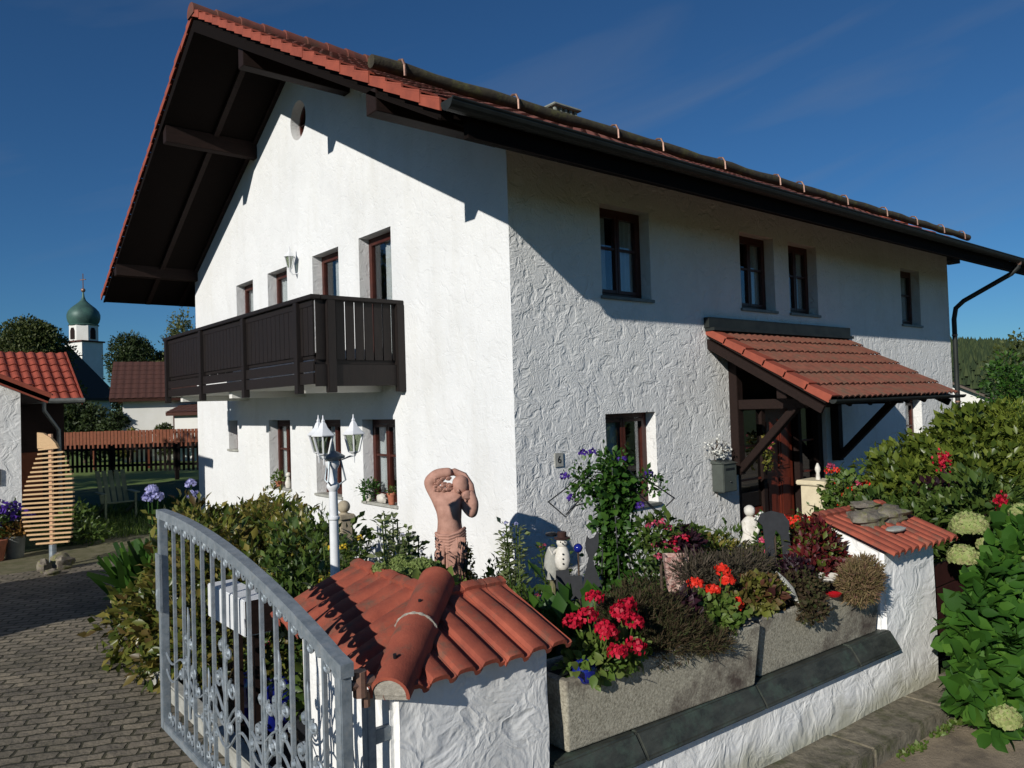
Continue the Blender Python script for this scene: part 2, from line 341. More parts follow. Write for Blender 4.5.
def blob_pts(blobs, n, shell=.55, lump=.25, seed=0, flat=None):
    vol = np.array([b[1][0]*b[1][1]*b[1][2] for b in blobs])**(2/3); cnt = np.maximum(1, (n*vol/vol.sum()).astype(int))
    PP = []; DD = []
    for (c, r), k in zip(blobs, cnt):
        q = rng.normal(size=(k, 3)); q /= np.linalg.norm(q, axis=1, keepdims=True)
        rad = shell+(1-shell)*rng.random(k)**.6
        rad = np.where(rng.random(k) < .15, rng.random(k), rad)
        lf = np.array([noise.noise(Vector(v)*2.3+Vector(c)*3.1+Vector((seed, 0, 0))) for v in q])
        p = np.array(c)+q*np.array(r)*(rad*(1+lump*lf*1.6))[:, None]
        PP.append(p); DD.append(q)
    return np.vstack(PP), np.vstack(DD)
def foliage(name, blobs, n, size, tmpl, m, parent, lump=.3, upw=.25, shell=.5, droop=0, zmin=None, sj=.35):
    P, D = blob_pts(blobs, n, shell, lump, seed=random.random()*9)
    if zmin is not None: k = P[:, 2] > zmin; P = P[k]; D = D[k]
    S = size*(1+sj*rng.normal(size=len(P))).clip(.4, 1.8)
    dirs = D+rng.normal(size=D.shape)*.6+np.array([0, 0, upw-droop])
    return leaves(name, P, dirs, S, tmpl, m, parent, Nrm=D*1.2+np.array([0, 0, .7]), jit=.45)
def flower_ball(name, c, r, m, parent, n=60, size=None, flat=.75):
    q = rng.normal(size=(n, 3)); q /= np.linalg.norm(q, axis=1, keepdims=True); q[:, 2] = np.abs(q[:, 2])*1.2-.35
    P = np.array(c)+q*np.array([r, r, r*flat])*(.75+.25*rng.random((n, 1)))
    t = rng.normal(size=(n, 3)); t -= (t*q).sum(1, keepdims=True)*q
    return leaves(name, P, t, (size or r*.55), T_PETAL, m, parent, Nrm=q*2, jit=.5)
def stems(name, segs, rad, m, parent, n=5):
    mb = MB()
    for s in segs: mb.tube(s, rad, n)
    return mb.build(name, m, parent)

def fill_face(bm, outer, holes):
    es = []
    for loop in [outer]+holes:
        vs = [bm.verts.new(p) for p in loop]
        es += [bm.edges.new((vs[i], vs[(i+1) % len(vs)])) for i in range(len(vs))]
    bmesh.ops.triangle_fill(bm, use_beauty=True, use_dissolve=False, edges=es)

# tile sheet: eave left corner P0, U along eave, V up the slope (unit), Nn normal
def tile_sheet(mb, P0, U, V, Nn, width, length, tw, tl, prof, drop=.035, jit=.003, thick=.02):
    P0 = Vector(P0); U = Vector(U).normalized(); V = Vector(V).normalized(); Nn = Vector(Nn).normalized()
    nu = max(1, round(width/tw)); nv = max(1, round(length/tl)); tw = width/nu; tl = length/nv; k = len(prof)
    for j in range(nv):
        sh = random.uniform(-jit, jit); b = len(mb.v); cols = 0
        for i in range(nu):
            dj = random.uniform(-jit, jit); dl = random.uniform(-jit, jit)*1.5
            for (pu, ph) in prof:
                u = (i+pu)*tw
                lo = P0+U*u+V*(j*tl-.02+dl)+Nn*(ph+drop+dj); mid = P0+U*u+V*((j+1)*tl)+Nn*(ph+.004+dj*.3)
                und = lo-Nn*thick
                mb.v += [tuple(und), tuple(lo), tuple(mid)]; cols += 1
        for c in range(cols-1):
            a = b+c*3; e = a+3
            mb.f += [(a, e, e+1, a+1), (a+1, e+1, e+2, a+2)]
PAN = [(0, 0), (.12, .012), (.28, .030), (.45, .036), (.62, .028), (.75, .010), (.85, 0), (.999, 0)]
ROLL2 = [(0, 0), (.08, .0), (.16, .028), (.30, .040), (.52, .042), (.70, .030), (.78, .004), (.999, 0)]

# ================================================================== SETTING
def sheet(name, x0, x1, y0, y1, z, m, nx=1, ny=1):
    mb = MB(); mb.v = []
    for j in range(ny+1):
        for i in range(nx+1): mb.v.append((x0+(x1-x0)*i/nx, y0+(y1-y0)*j/ny, z))
    for j in range(ny):
        for i in range(nx): a = j*(nx+1)+i; mb.f.append((a, a+1, a+nx+2, a+nx+1))
    o = mb.build(name, m); tag(o, kind='structure'); return o
MEADOW = mat('meadow_ground', (.07, .10, .025), .95, (.045, .07, .018), .4, .03, 8)
sheet('ground', -900, 1300, -300, 1700, -.16, MEADOW)
ROADM = mat('dusty_asphalt', (.33, .265, .185), .95, (.18, .145, .10), 2.5, .01, 50, dirt=((.11, .09, .07), 3, .52, .72))
sheet('road', -60, 60, -12, -3.75, -.135, ROADM)
# driveway of interlocking pavers
def paver_mat():
    m, t, p, o = nodes('grey_pavers')
    tc = N(t, 'ShaderNodeTexCoord'); mpn = N(t, 'ShaderNodeMapping'); mpn.inputs['Rotation'].default_value = (0, 0, R(25))
    t.links.new(tc.outputs['Object'], mpn.inputs['Vector'])
    ds = N(t, 'ShaderNodeTexNoise', Scale=4.5, Detail=5, Roughness=.65); t.links.new(tc.outputs['Object'], ds.inputs['Vector'])
    ad = N(t, 'ShaderNodeMixRGB', blend_type='ADD'); ad.inputs['Fac'].default_value = .10
    t.links.new(mpn.outputs[0], ad.inputs['Color1']); t.links.new(ds.outputs['Color'], ad.inputs['Color2'])
    b = N(t, 'ShaderNodeTexBrick', Scale=1.0); b.inputs['Brick Width'].default_value = .205; b.inputs['Row Height'].default_value = .115
    b.inputs['Mortar Size'].default_value = .014; b.inputs['Mortar Smooth'].default_value = .5; b.inputs['Bias'].default_value = 0
    b.inputs['Color1'].default_value = (.25, .22, .175, 1); b.inputs['Color2'].default_value = (.16, .142, .118, 1); b.inputs['Mortar'].default_value = (.055, .052, .03, 1)
    t.links.new(ad.outputs[0], b.inputs['Vector'])
    n = N(t, 'ShaderNodeTexNoise', Scale=1.1, Detail=7, Roughness=.7); t.links.new(tc.outputs['Object'], n.inputs['Vector'])
    r = ramp(t, n.outputs['Fac'], [(.32, (.42, .42, .34)), (.5, (.85, .82, .75)), (.66, (1.2, 1.13, 1.0))])
    mm = N(t, 'ShaderNodeMixRGB', blend_type='MULTIPLY'); mm.inputs['Fac'].default_value = 1
    t.links.new(b.outputs['Color'], mm.inputs['Color1']); t.links.new(r.outputs['Color'], mm.inputs['Color2']); t.links.new(mm.outputs[0], p.inputs['Base Color'])
    nf = N(t, 'ShaderNodeTexNoise', Scale=30, Detail=4); t.links.new(tc.outputs['Object'], nf.inputs['Vector'])
    h = N(t, 'ShaderNodeMath', operation='MULTIPLY_ADD'); h.inputs[1].default_value = -2.2; t.links.new(b.outputs['Fac'], h.inputs[0]); t.links.new(nf.outputs['Fac'], h.inputs[2])
    n5 = N(t, 'ShaderNodeTexNoise', Scale=6, Detail=2); t.links.new(tc.outputs['Object'], n5.inputs['Vector'])
    h2 = N(t, 'ShaderNodeMath', operation='MULTIPLY_ADD'); h2.inputs[1].default_value = 2.5; t.links.new(n5.outputs['Fac'], h2.inputs[0]); t.links.new(h.outputs[0], h2.inputs[2])
    bp = N(t, 'ShaderNodeBump', Strength=1, Distance=.009); t.links.new(h2.outputs[0], bp.inputs['Height']); t.links.new(bp.outputs[0], p.inputs['Normal'])
    p.inputs['Roughness'].default_value = .9; return m
mb = MB(); mb.v = [(-12, -3.9, 0), (-3.95, -3.9, 0), (-3.62, -1.2, 0), (-3.4, 1.5, 0), (-2.9, 3.6, 0), (-2.2, 5.4, 0), (-1.9, 6.6, 0), (-3.0, 6.9, 0), (-12, 7.3, 0)]
mb.f = [tuple(range(9))]; tag(mb.build('driveway', paver_mat()), kind='structure')
GRAV = mat('gravel_path_ground', (.17, .15, .09), .95, (.09, .09, .035), 5, .015, 40)
mb = MB(); mb.v = [(-12, 7.3, -.004), (-3.0, 6.9, -.004), (-1.9, 6.6, -.004), (-.9, 8.4, -.004), (-1.8, 9.6, -.004), (-2.6, 9.0, -.004), (-3.4, 8.9, -.004), (-12, 9.3, -.004)]
mb.f = [tuple(range(8))]; tag(mb.build('garden_path', GRAV), kind='structure')
LAWN = mat('lawn_shaded_tone', (.035, .06, .013), .95, (.022, .038, .009), 2, .03, 20)  # near lawn: the shade behind the garage is put into this dark green
sheet('lawn', -3.9, 40, 4.0, 21.0, -.02, LAWN)
sheet('garden_soil', -3.9, 40, -3.7, 3.995, -.03, SOILM)
# kerb of long worn stones
mb = MB(); x = -9.
while x < 14:
    l = random.uniform(.85, 1.15); yo = -.042*(x+2)
    a = -3.67-.049*(x+2.85); a2 = -3.67-.049*(x+l+2.85)
    z = random.uniform(-.012, .0)
    mb.prism([(x+.012, a-.27, -.2), (x+l, a2-.27, -.2), (x+l, a2-.245, z), (x+.012, a-.245, z)], (0, 0, 0)) if False else None
    b = [(x+.022, a-.29), (x+l, a2-.29), (x+l, a2+.06), (x+.022, a+.06)]
    mb.prism([(q[0], q[1], -.2) for q in b], (0, 0, .2+z-.01)); x += l
kb = mb.build('kerb', KERBM, bevel=.012); tag(kb, kind='structure')
# grass blades (stuff)
n = 9000
P = np.stack([rng.uniform(-3.0, 1.0, n), rng.uniform(7.0, 15, n), np.full(n, -.01)], 1)
k = ~((P[:, 1] < 9.2) & (P[:, 0] < -1.0)); P = P[k]
o = leaves('grass', P, rng.normal(size=(len(P), 3))*.35+np.array([0, 0, 1]), .09+.05*rng.random(len(P)), T_NEEDLE, GRASS); tag(o, 'short green lawn grass beyond the driveway', 'grass', kind='stuff')
n = 420
P = np.stack([rng.uniform(-3.9, .2, n), rng.normal(-4.07, .015, n), np.full(n, -.13)], 1)
P[:, 0] = rng.choice([-.1, .35, .62, -1.2, .85], n)+rng.normal(size=n)*.09; P[:, 1] = -3.98-.049*(P[:, 0]+2.85)+rng.normal(size=n)*.02-.02
o = leaves('kerb_weeds', P, rng.normal(size=(n, 3))*.7+np.array([0, -.3, 1]), .028+.02*rng.random(n), T_SIMPLE, G_GER); tag(o, 'small green weeds growing at the foot of the kerb', 'weeds', kind='stuff')

# ================================================================== HOUSE
W_, L_ = 12.01, 10.91; EAVE_Y, EAVE_Z, SL = -1.08, 4.87, .545; RIDGE_Y = 5.455
XR0, XR1 = -1.65, 13.3
def under(y): return 8.13-.52*abs(y-RIDGE_Y)
def top(y): return EAVE_Z+SL*(RIDGE_Y-EAVE_Y)-SL*abs(y-RIDGE_Y)
house = thing('house', 'two storey white stucco house with red tiled roof and dark wooden balcony', 'house', (0, 0, 0))
REC = .165
def rect_f(a0, a1, z0, z1): return [(a0, 0, z0), (a1, 0, z0), (a1, 0, z1), (a0, 0, z1)]
def rect_g(a0, a1, z0, z1): return [(0, a0, z0), (0, a1, z0), (0, a1, z1), (0, a0, z1)]
FW = [(1.46, 2.385, 3.55, 4.70), (4.42, 5.335, 3.56, 4.70), (5.755, 6.625, 3.56, 4.70), (9.75, 10.60, 3.55, 4.64),
      (1.44, 2.38, .93, 2.10), (9.72, 10.45, .93, 2.10)]
DOOR = (4.17, 6.72, .12, 2.9)
GW = [(2.515, 3.42, 2.72, 4.73), (4.06, 4.97, 2.72, 4.73), (5.965, 6.815, 3.60, 4.73), (7.515, 8.38, 3.60, 4.73),
      (2.53, 3.45, .93, 2.10), (4.13, 5.0, .93, 2.10), (5.985, 6.915, .93, 2.10), (8.48, 8.97, 1.53, 2.10)]
RC, RR_, RZ = 5.38, .30, 7.07
bm = bmesh.new()
fill_face(bm, [(0, 0, -.1), (W_, 0, -.1), (W_, 0, 5.30), (0, 0, 5.30)], [rect_f(*q) for q in FW]+[rect_f(*DOOR)])
def reveals(bm, loop, off):
    n = len(loop); off = Vector(off)
    vs = [bm.verts.new(Vector(p)) for p in loop]; v2 = [bm.verts.new(Vector(p)+off) for p in loop]
    for i in range(n): j = (i+1) % n; bm.faces.new((vs[i], vs[j], v2[j], v2[i]))
for q in FW: reveals(bm, rect_f(*q), (0, .34, 0))
reveals(bm, rect_f(*DOOR), (0, .5, 0))
for X in (W_,):
    fill_face(bm, [(X, 0, -.1), (X, L_, -.1), (X, L_, 5.30), (X, RIDGE_Y, 8.135), (X, 0, 5.30)], [])
fill_face(bm, [(0, L_, -.1), (W_, L_, -.1), (W_, L_, 5.30), (0, L_, 5.30)], [])
me = bpy.data.meshes.new('wall'); bm.to_mesh(me); bm.free(); link('wall', me, WALL, house)
bm = bmesh.new()
circ = [(0, RC+RR_*math.cos(2*math.pi*i/36), RZ+RR_*1.08*math.sin(2*math.pi*i/36)) for i in range(36)]
fill_face(bm, [(0, 0, -.1), (0, L_, -.1), (0, L_, 5.30), (0, RIDGE_Y, 8.135), (0, 0, 5.30)], [rect_g(*q) for q in GW]+[circ])
for q in GW: reveals(bm, rect_g(*q), (.34, 0, 0))
reveals(bm, circ, (.22, 0, 0))
me = bpy.data.meshes.new('gable_wall'); bm.to_mesh(me); bm.free(); link('gable_wall', me, WALLG, house)
# dark room shells behind the walls
mb = MB(); mb.box(.9, W_-.05, .9, L_-.05, 0, 2.5); mb.box(.9, W_-.05, .9, L_-.05, 2.6, 5.0); mb.build('room', INTER, house)

def wbox(mb, pl, a0, a1, d0, d1, z0, z1):
    if pl == 'f': mb.box(a0, a1, d0, d1, z0, z1)
    else: mb.box(d0, d1, a0, a1, z0, z1)
def window(pl, a0, a1, z0, z1, mull=True, trans=True, curtain='side', sill=True, gl=GLASS, parent=house, door=False):
    d = REC; fw_ = .07
    mb = MB()
    wbox(mb, pl, a0, a0+fw_, d, d+.07, z0, z1); wbox(mb, pl, a1-fw_, a1, d, d+.07, z0, z1)
    wbox(mb, pl, a0+fw_, a1-fw_, d, d+.07, z0, z0+fw_); wbox(mb, pl, a0+fw_, a1-fw_, d, d+.07, z1-fw_, z1)
    m = (a0+a1)/2
    # casement frames set a little proud
    for (p, q) in ([(a0+fw_, m), (m, a1-fw_)] if mull else [(a0+fw_, a1-fw_)]):
        t = .045
        wbox(mb, pl, p+.003, p+t, d-.018, d+.05, z0+fw_+.003, z1-fw_-.003); wbox(mb, pl, q-t, q-.003, d-.018, d+.05, z0+fw_+.003, z1-fw_-.003)
        wbox(mb, pl, p+t, q-t, d-.016, d+.048, z0+fw_+.004, z0+fw_+t); wbox(mb, pl, p+t, q-t, d-.016, d+.048, z1-fw_-t, z1-fw_-.004)
        if trans: zz = z0+(z1-z0)*.56; wbox(mb, pl, p+t, q-t, d-.012, d+.03, zz-.015, zz+.015)
    fr = mb.build('window', FRAME, parent, bevel=.003)
    g = MB(); wbox(g, pl, a0+fw_, a1-fw_, d+.012, d+.016, z0+fw_, z1-fw_); g.build('pane', gl, fr)
    if curtain:
        cm = MB(); dd = d+.075
        rngs = {'side': [(a0+.03, a0+.03+(a1-a0)*.30), (a1-.03-(a1-a0)*.30, a1-.03)], 'full': [(a0+.03, a1-.03)], 'left': [(a0+.02, a0+(a1-a0)*.62)], 'right': [(a0+(a1-a0)*.35, a1-.02)]}[curtain]
        for (p, q) in rngs:
            k = max(8, int((q-p)/.018)); b = len(cm.v)
            for i in range(k+1):
                u = p+(q-p)*i/k; dp = dd+.016*math.sin(i*1.15)+.007*math.sin(i*2.7+p)
                for z in (z0+.05, z1-.04): cm.v.append((u, dp, z) if pl == 'f' else (dp, u, z))
            for i in range(k): cm.f.append((b+2*i, b+2*i+2, b+2*i+3, b+2*i+1))
        cm.build('curtain', CURT, fr, smooth=True)
    if sill:
        s = MB(); wbox(s, pl, a0-.03, a1+.03, -.035, d-.002, z0-.035, z0+.004); s.build('sill', STONE2 if pl == 'g' else GREYP, fr, bevel=.004)
    return fr
window('f', *FW[0], curtain='side'); window('f', *FW[1], curtain='side'); window('f', *FW[2], curtain='side'); window('f', *FW[3], mull=False, curtain='full')
window('f', *FW[4], curtain='left', trans=False); window('f', *FW[5], mull=False, curtain='full')
window('g', *GW[0], mull=False, trans=False, curtain='left', sill=False); window('g', *GW[1], mull=False, curtain='left', sill=False)
window('g', *GW[2], mull=False, trans=False, curtain='full'); window('g', *GW[3], mull=False, trans=False, curtain='full')
window('g', *GW[4], curtain='side'); window('g', *GW[5], curtain='side'); window('g', *GW[6], curtain='right'); window('g', *GW[7], mull=False, trans=False, curtain=None, gl=GLASSD)
# round attic window
mb = MB(); n = 30
for (ra, rb) in ((RR_, RR_-.05),):
    b = len(mb.v)
    for i in range(n):
        a = 2*math.pi*i/n; c, s = math.cos(a), math.sin(a)*1.08
        mb.v += [(.16, RC+ra*c, RZ+ra*s), (.16, RC+rb*c, RZ+rb*s), (.22, RC+rb*c, RZ+rb*s)]
    for i in range(n):
        j = (i+1) % n; mb.f += [(b+3*i, b+3*j, b+3*j+1, b+3*i+1), (b+3*i+1, b+3*j+1, b+3*j+2, b+3*i+2)]
mb.box(.165, .2, RC-.012, RC+.012, RZ-.3, RZ+.3); mb.box(.168, .198, RC-.27, RC+.27, RZ-.012, RZ+.012)
rw = mb.build('round_window', FRAME, house)
mb = MB(); mb.prism([(.205, RC+.28*math.cos(2*math.pi*i/24), RZ+.30*math.sin(2*math.pi*i/24)) for i in range(24)], (.004, 0, 0)); mb.build('pane', GLASSD, rw)

# ---- roof: tiles, soffit, purlins
cs = 1/math.sqrt(1+SL*SL)
mb = MB(); slen = (RIDGE_Y-EAVE_Y)/cs
tile_sheet(mb, (XR0+.14, EAVE_Y, EAVE_Z-.05), (1, 0, 0), (0, cs, SL*cs), (0, -SL*cs, cs), XR1-XR0-.28, slen, .30, .335, PAN)
roof = mb.build('roof', TILE, house)
mb = MB(); tile_sheet(mb, (XR1-.14, 2*RIDGE_Y-EAVE_Y, EAVE_Z-.05), (-1, 0, 0), (0, -cs, SL*cs), (0, SL*cs, cs), XR1-XR0-.28, slen, .30, .335, PAN)
mb.build('roof_back_slope', TILE, roof)
# verge tiles, stepped
for X, sx in ((XR0, 1), (XR1, -1)):
    mb = MB(); nv = 22
    for side in (1, -1):
        for j in range(nv):
            y0 = EAVE_Y+(RIDGE_Y-EAVE_Y)*(j-.08)/nv; y1 = EAVE_Y+(RIDGE_Y-EAVE_Y)*(j+1)/nv
            z0 = EAVE_Z+SL*(y0-EAVE_Y)+.042; z1 = EAVE_Z+SL*(y1-EAVE_Y)
            if side < 0: y0, y1 = 2*RIDGE_Y-y0, 2*RIDGE_Y-y1
            h = .10; a = .008*random.uniform(-1, 1)
            mb.prism([(X+a, y0, z0-h), (X+a, y1, z1-h+.02), (X+a, y1, z1), (X+a, y0, z0)], (sx*.02, 0, 0))
            mb.prism([(X+a, y0, z0+.001), (X+a, y1, z1+.001), (X+a, y1, z1+.018), (X+a, y0, z0+.018)], (sx*.20, 0, 0))
    mb.build('verge_tiles', TILEV, roof)
# ridge tiles
mb = MB(); x = XR0-.02; zr = top(RIDGE_Y)+.0
while x < XR1:
    pr = [(0, RIDGE_Y+.15*math.cos(R(a)), zr-.03+.14*math.sin(R(a))) for a in range(-20, 201, 20)]
    k = len(pr); b = len(mb.v)
    for (xx, s) in ((x, 1.08), (x+.4, .88)):
        for q in pr: mb.v.append((xx, RIDGE_Y+(q[1]-RIDGE_Y)*s, zr-.03+(q[2]-zr+.03)*s))
    for i in range(k-1): mb.f.append((b+i, b+i+1, b+k+i+1, b+k+i))
    mb.f.append(tuple(b+i for i in range(k)))
    x += .37
mb.build('ridge_tiles', TILE, roof, smooth=True)
# soffit slab
mb = MB(); e = .07
ys = (EAVE_Y+.04, RIDGE_Y, 2*RIDGE_Y-EAVE_Y-.04)
for a, b_ in ((ys[0], ys[1]), (ys[1], ys[2])):
    mb.prism([(XR0+.06, a, under(a)), (XR0+.06, b_, under(b_)), (XR0+.06, b_, top(b_)-e), (XR0+.06, a, top(a)-e)], (XR1-XR0-.12, 0, 0))
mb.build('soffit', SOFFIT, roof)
# barge boards
for X in (XR0+.03, XR1-.07):
    for a, b_ in ((ys[0], ys[1]), (ys[2], ys[1])):
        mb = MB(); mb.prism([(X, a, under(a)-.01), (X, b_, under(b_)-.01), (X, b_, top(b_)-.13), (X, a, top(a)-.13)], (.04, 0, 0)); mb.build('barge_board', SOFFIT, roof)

for (yc, h) in ((3.65, .26), (7.26, .26)):
    mb = MB(); z1 = under(yc)+.02; mb.box(-1.58, 0.3, yc-.09, yc+.09, z1-h-.03, z1); mb.build('purlin', BEAM, roof, bevel=.006); mb = MB(); mb.box(W_, W_+.85, yc-.09, yc+.09, z1-h-.03, z1); mb.build('purlin', BEAM, roof, bevel=.006)
for yc in (.11, L_-.11):
    mb = MB(); mb.box(-1.62, .3, yc-.10, yc+.10, 5.16, 5.40); mb.build('purlin', BEAM, roof, bevel=.006); mb = MB(); mb.box(W_, W_+.7, yc-.12, yc+.12, 5.0, 5.3); mb.build('purlin', BEAM, roof, bevel=.006)
for X in (-.78, -.08, W_+.6):
    for a, b_ in ((ys[0]+.1, ys[1]), (ys[2]-.1, ys[1])):
        mb = MB(); mb.prism([(X, a, under(a)-.07), (X, b_, under(b_)-.07), (X, b_, under(b_)+.02), (X, a, under(a)+.02)], (.09, 0, 0)); mb.build('rafter', BEAM, roof)
# eave board under gutter
mb = MB(); mb.box(XR0+.30, XR1-.08, EAVE_Y-.03, EAVE_Y+.035, 4.62, 4.80); mb.build('eave_board', SOFFIT, roof)
# gutter half round
mb = MB(); gy, gz, gr = EAVE_Y-.11, 4.865, .088; k = 10; b = 0
pr = [(gy+gr*math.cos(R(180+180*i/k)), gz+gr*math.sin(R(180+180*i/k))) for i in range(k+1)]
pr2 = [(gy+(gr-.012)*math.cos(R(360-180*i/k)), gz+(gr-.012)*math.sin(R(360-180*i/k))) for i in range(k+1)]
mb.prism([(XR0+.02, p[0], p[1]) for p in pr+pr2], (XR1-XR0-.05, 0, 0))
mb.prism([(XR0+.02, p[0], p[1]) for p in pr], (-.004, 0, 0))
mb.tube([(XR0+.02, gy-gr, gz), (XR1+.05, gy-gr, gz)], .012, 6)
gut = mb.build('gutter', GUT, house)
# downpipe
mb = MB(); mb.tube([(12.38, gy, gz-.06), (12.38, gy, gz-.16), (12.36, gy+.12, gz-.28), (12.15, -.24, 4.12), (12.10, -.10, 3.98), (12.09, -.06, 3.75), (12.09, -.06, 0)], .048, 10)
mb.build('downpipe', GUT, gut, smooth=True)
mb = MB()
for z in (3.4, 2.0): mb.tube([(12.09, -.06, z), (12.09, -.06, z+.03)], .056, 10)
mb.tube([(12.38, gy, gz-.02), (12.38, gy, gz-.12)], [.075, .055], 10)
mb.build('pipe_clip', COPPER, gut)
# snow guard log on copper hooks
ly = .0; lz = top(ly)+.17
mb = MB(); pts = [(XR0-.02+(13.25-XR0)*i/40, ly, lz+.008*math.sin(i*1.7)) for i in range(41)]
mb.tube(pts, [.066+.006*math.sin(i*2.1) for i in range(41)], 10); log = mb.build('snow_guard_log', LOGM, roof, smooth=True)
for X in (-1.35, .12, 1.75, 2.62, 4.0, 5.45, 6.15, 7.6, 9.1, 10.4, 11.7, 12.8):
    mb = MB(); mb.tube([(X, ly-.10, lz-.10), (X, ly-.095, lz+.01), (X, ly-.06, lz+.075), (X, ly+.0, lz+.092), (X, ly+.05, lz+.075)], .014, 6)
    mb.build('hook', COPPER, log)
# chimney with cover
mb = MB(); cx, cy = 4.2, 3.6; zt = top(cy)
mb.box(cx-.3, cx+.3, cy-.3, cy+.3, zt-.3, zt-.02)
for i in range(5):
    for j in range(5):
        if i in (0, 4) or j in (0, 4): mb.box(cx-.28+.125*i, cx-.22+.125*i, cy-.28+.125*j, cy-.22+.125*j, zt-.02, zt+.13)
mb.box(cx-.34, cx+.34, cy-.34, cy+.34, zt+.13, zt+.17)
ch = mb.build('chimney', mat('grey_render', (.30, .32, .28), .9, (.2, .22, .19), 8), roof, bevel=.01)

# ---- balcony
bal = MB(); BX, BY0, BY1 = -1.24, 2.30, 8.55; BZ0, BZ1 = 2.52, 3.66
bal.box(BX, .0, BY0+.02, BY1, BZ0+.06, BZ0+.16)
balc = bal.build('balcony_floor', FARW, house)
mb = MB()
def board_run(mb, p0, p1, outn, z0, z1, w=.135, gap=.012, t=.022, cut=()):
    p0 = Vector(p0); p1 = Vector(p1); d = (p1-p0); Ln = d.length; d.normalize(); n = max(1, round(Ln/(w+gap))); ww = Ln/n
    for i in range(n):
        a = p0+d*(i*ww+gap/2); c = p0+d*((i+1)*ww-gap/2)
        off = Vector(outn)*t; dz = random.uniform(-.002, .002)
        q = [(a.x, a.y, z0), (c.x, c.y, z0), (c.x, c.y, z1+dz), (a.x, a.y, z1+dz)]
        mb.prism(q, off)
board_run(mb, (BX, BY0, 0), (BX, BY1, 0), (-1, 0, 0), BZ0+.42, BZ1-.034)
board_run(mb, (BX, BY0, 0), (-.03, BY0, 0), (0, -1, 0), BZ0+.36, BZ1-.034, w=.115, gap=.019)
board_run(mb, (BX, BY1, 0), (-.03, BY1, 0), (0, 1, 0), BZ0+.36, BZ1-.034)
# skirt boards
mb.box(BX-.045, BX-.02, BY0-.02, BY1+.02, BZ0+.06, BZ0+.20); mb.box(BX-.042, BX-.02, BY0-.02, BY1+.02, BZ0+.215, BZ0+.345)
mb.box(BX-.02, -.01, BY0-.045, BY0-.02, BZ0+.03, BZ0+.30)
mb.build('balcony_boards', BALC, balc)
mb = MB()
mb.box(BX-.075, BX+.055, BY0-.07, BY1+.07, BZ1-.035, BZ1+.02); mb.box(BX+.056, -.005, BY0-.075, BY0+.05, BZ1-.036, BZ1+.018)
mb.box(BX+.002, BX+.05, BY0+.05, BY1, BZ0+.37, BZ0+.45); mb.box(BX, 0, BY0+.002, BY0+.05, BZ0+.30, BZ0+.38)
mb.box(BX-.03, BX+.0, BY0+.0, BY1, BZ1-.12, BZ1-.036)
mb.build('handrail', BALC, balc, bevel=.006)
for y in (8.47, 6.5, 4.57, 2.72):
    mb = MB(); mb.box(BX-.075, BX+.01, y-.055, y+.055, BZ0-.05, BZ1-.036); mb.build('post', BALC, balc, bevel=.006)
for x in (-1.05, -.06):
    mb = MB(); mb.box(x-.055, x+.055, BY0-.085, BY0+.01, BZ0-.05, BZ1-.036); mb.build('post', BALC, balc, bevel=.006)
for y in (2.9, 5.4, 7.9):
    mb = MB(); mb.box(-1.2, 0, y-.06, y+.06, BZ0-.04, BZ0+.06); mb.build('bracket_beam', FARW, balc)

# ---- entrance
ent = MB()
ent.box(4.19, 4.33, .06, .2, .12, 2.88); ent.box(6.56, 6.70, .06, .2, .12, 2.88); ent.box(4.33, 6.56, .06, .2, 2.62, 2.88); ent.box(4.33, 6.56, .08, .18, 2.06, 2.20)
ent.box(4.98, 5.08, .10, .2, .12, 2.06); ent.box(6.02, 6.12, .10, .2, .12, 2.06)
ent.box(4.2, 6.7, .42, .46, .1, 2.9)
entr = ent.build('entrance_frame', BEAM, house, bevel=.004)
mb = MB(); mb.box(5.085, 6.015, .22, .27, .14, 2.05); dr = mb.build('door', DOORM, house, bevel=.004)
mb = MB()
for (a, b_, c, d) in ((5.2, 5.50, .32, .95), (5.60, 5.9, .32, .95), (5.2, 5.50, 1.1, 1.9), (5.60, 5.9, 1.1, 1.9)):
    mb.box(a, b_, .205, .219, c, d); mb.box(a+.05, b_-.05, .195, .204, c+.05, d-.05)
mb.build('door_panel', DOORM, dr, bevel=.004)
mb = MB(); mb.tube([(5.17, .218, 1.08), (5.17, .16, 1.08), (5.29, .16, 1.08)], .011, 8); mb.build('handle', COPPER, dr)
for (a, b_) in ((4.35, 4.97), (6.13, 6.55)):
    mb = MB(); mb.box(a, b_, .15, .155, .6, 2.05); mb.build('side_glass', GLASSD, entr)
    mb = MB(); mb.box(a, b_, .13, .19, .14, .58)
    for z in (1.0, 1.5): mb.box(a, b_, .135, .17, z, z+.03)
    mb.build('side_panel', DOORM, entr)
mb = MB(); mb.box(3.9, 7.0, -1.2, 0, -.03, .12); mb.build('door_step', KERBM, house, bevel=.01)
t = thing('door_wreath', 'green and pink hanging flower wreath beside the front door', 'wreath', (4.98, .05, 1.2))
foliage('foliage', [((4.98, .02, 1.25), (.09, .05, .10)), ((4.98, .02, 1.42), (.10, .05, .09)), ((4.98, .02, 1.60), (.09, .05, .09))], 260, .05, T_SIMPLE, G_LAUREL, t)
for q in ((4.95, -.04, 1.66), (5.02, -.04, 1.55), (4.96, -.04, 1.47)): flower_ball('blossom', q, .03, P_PINK, t, 20)
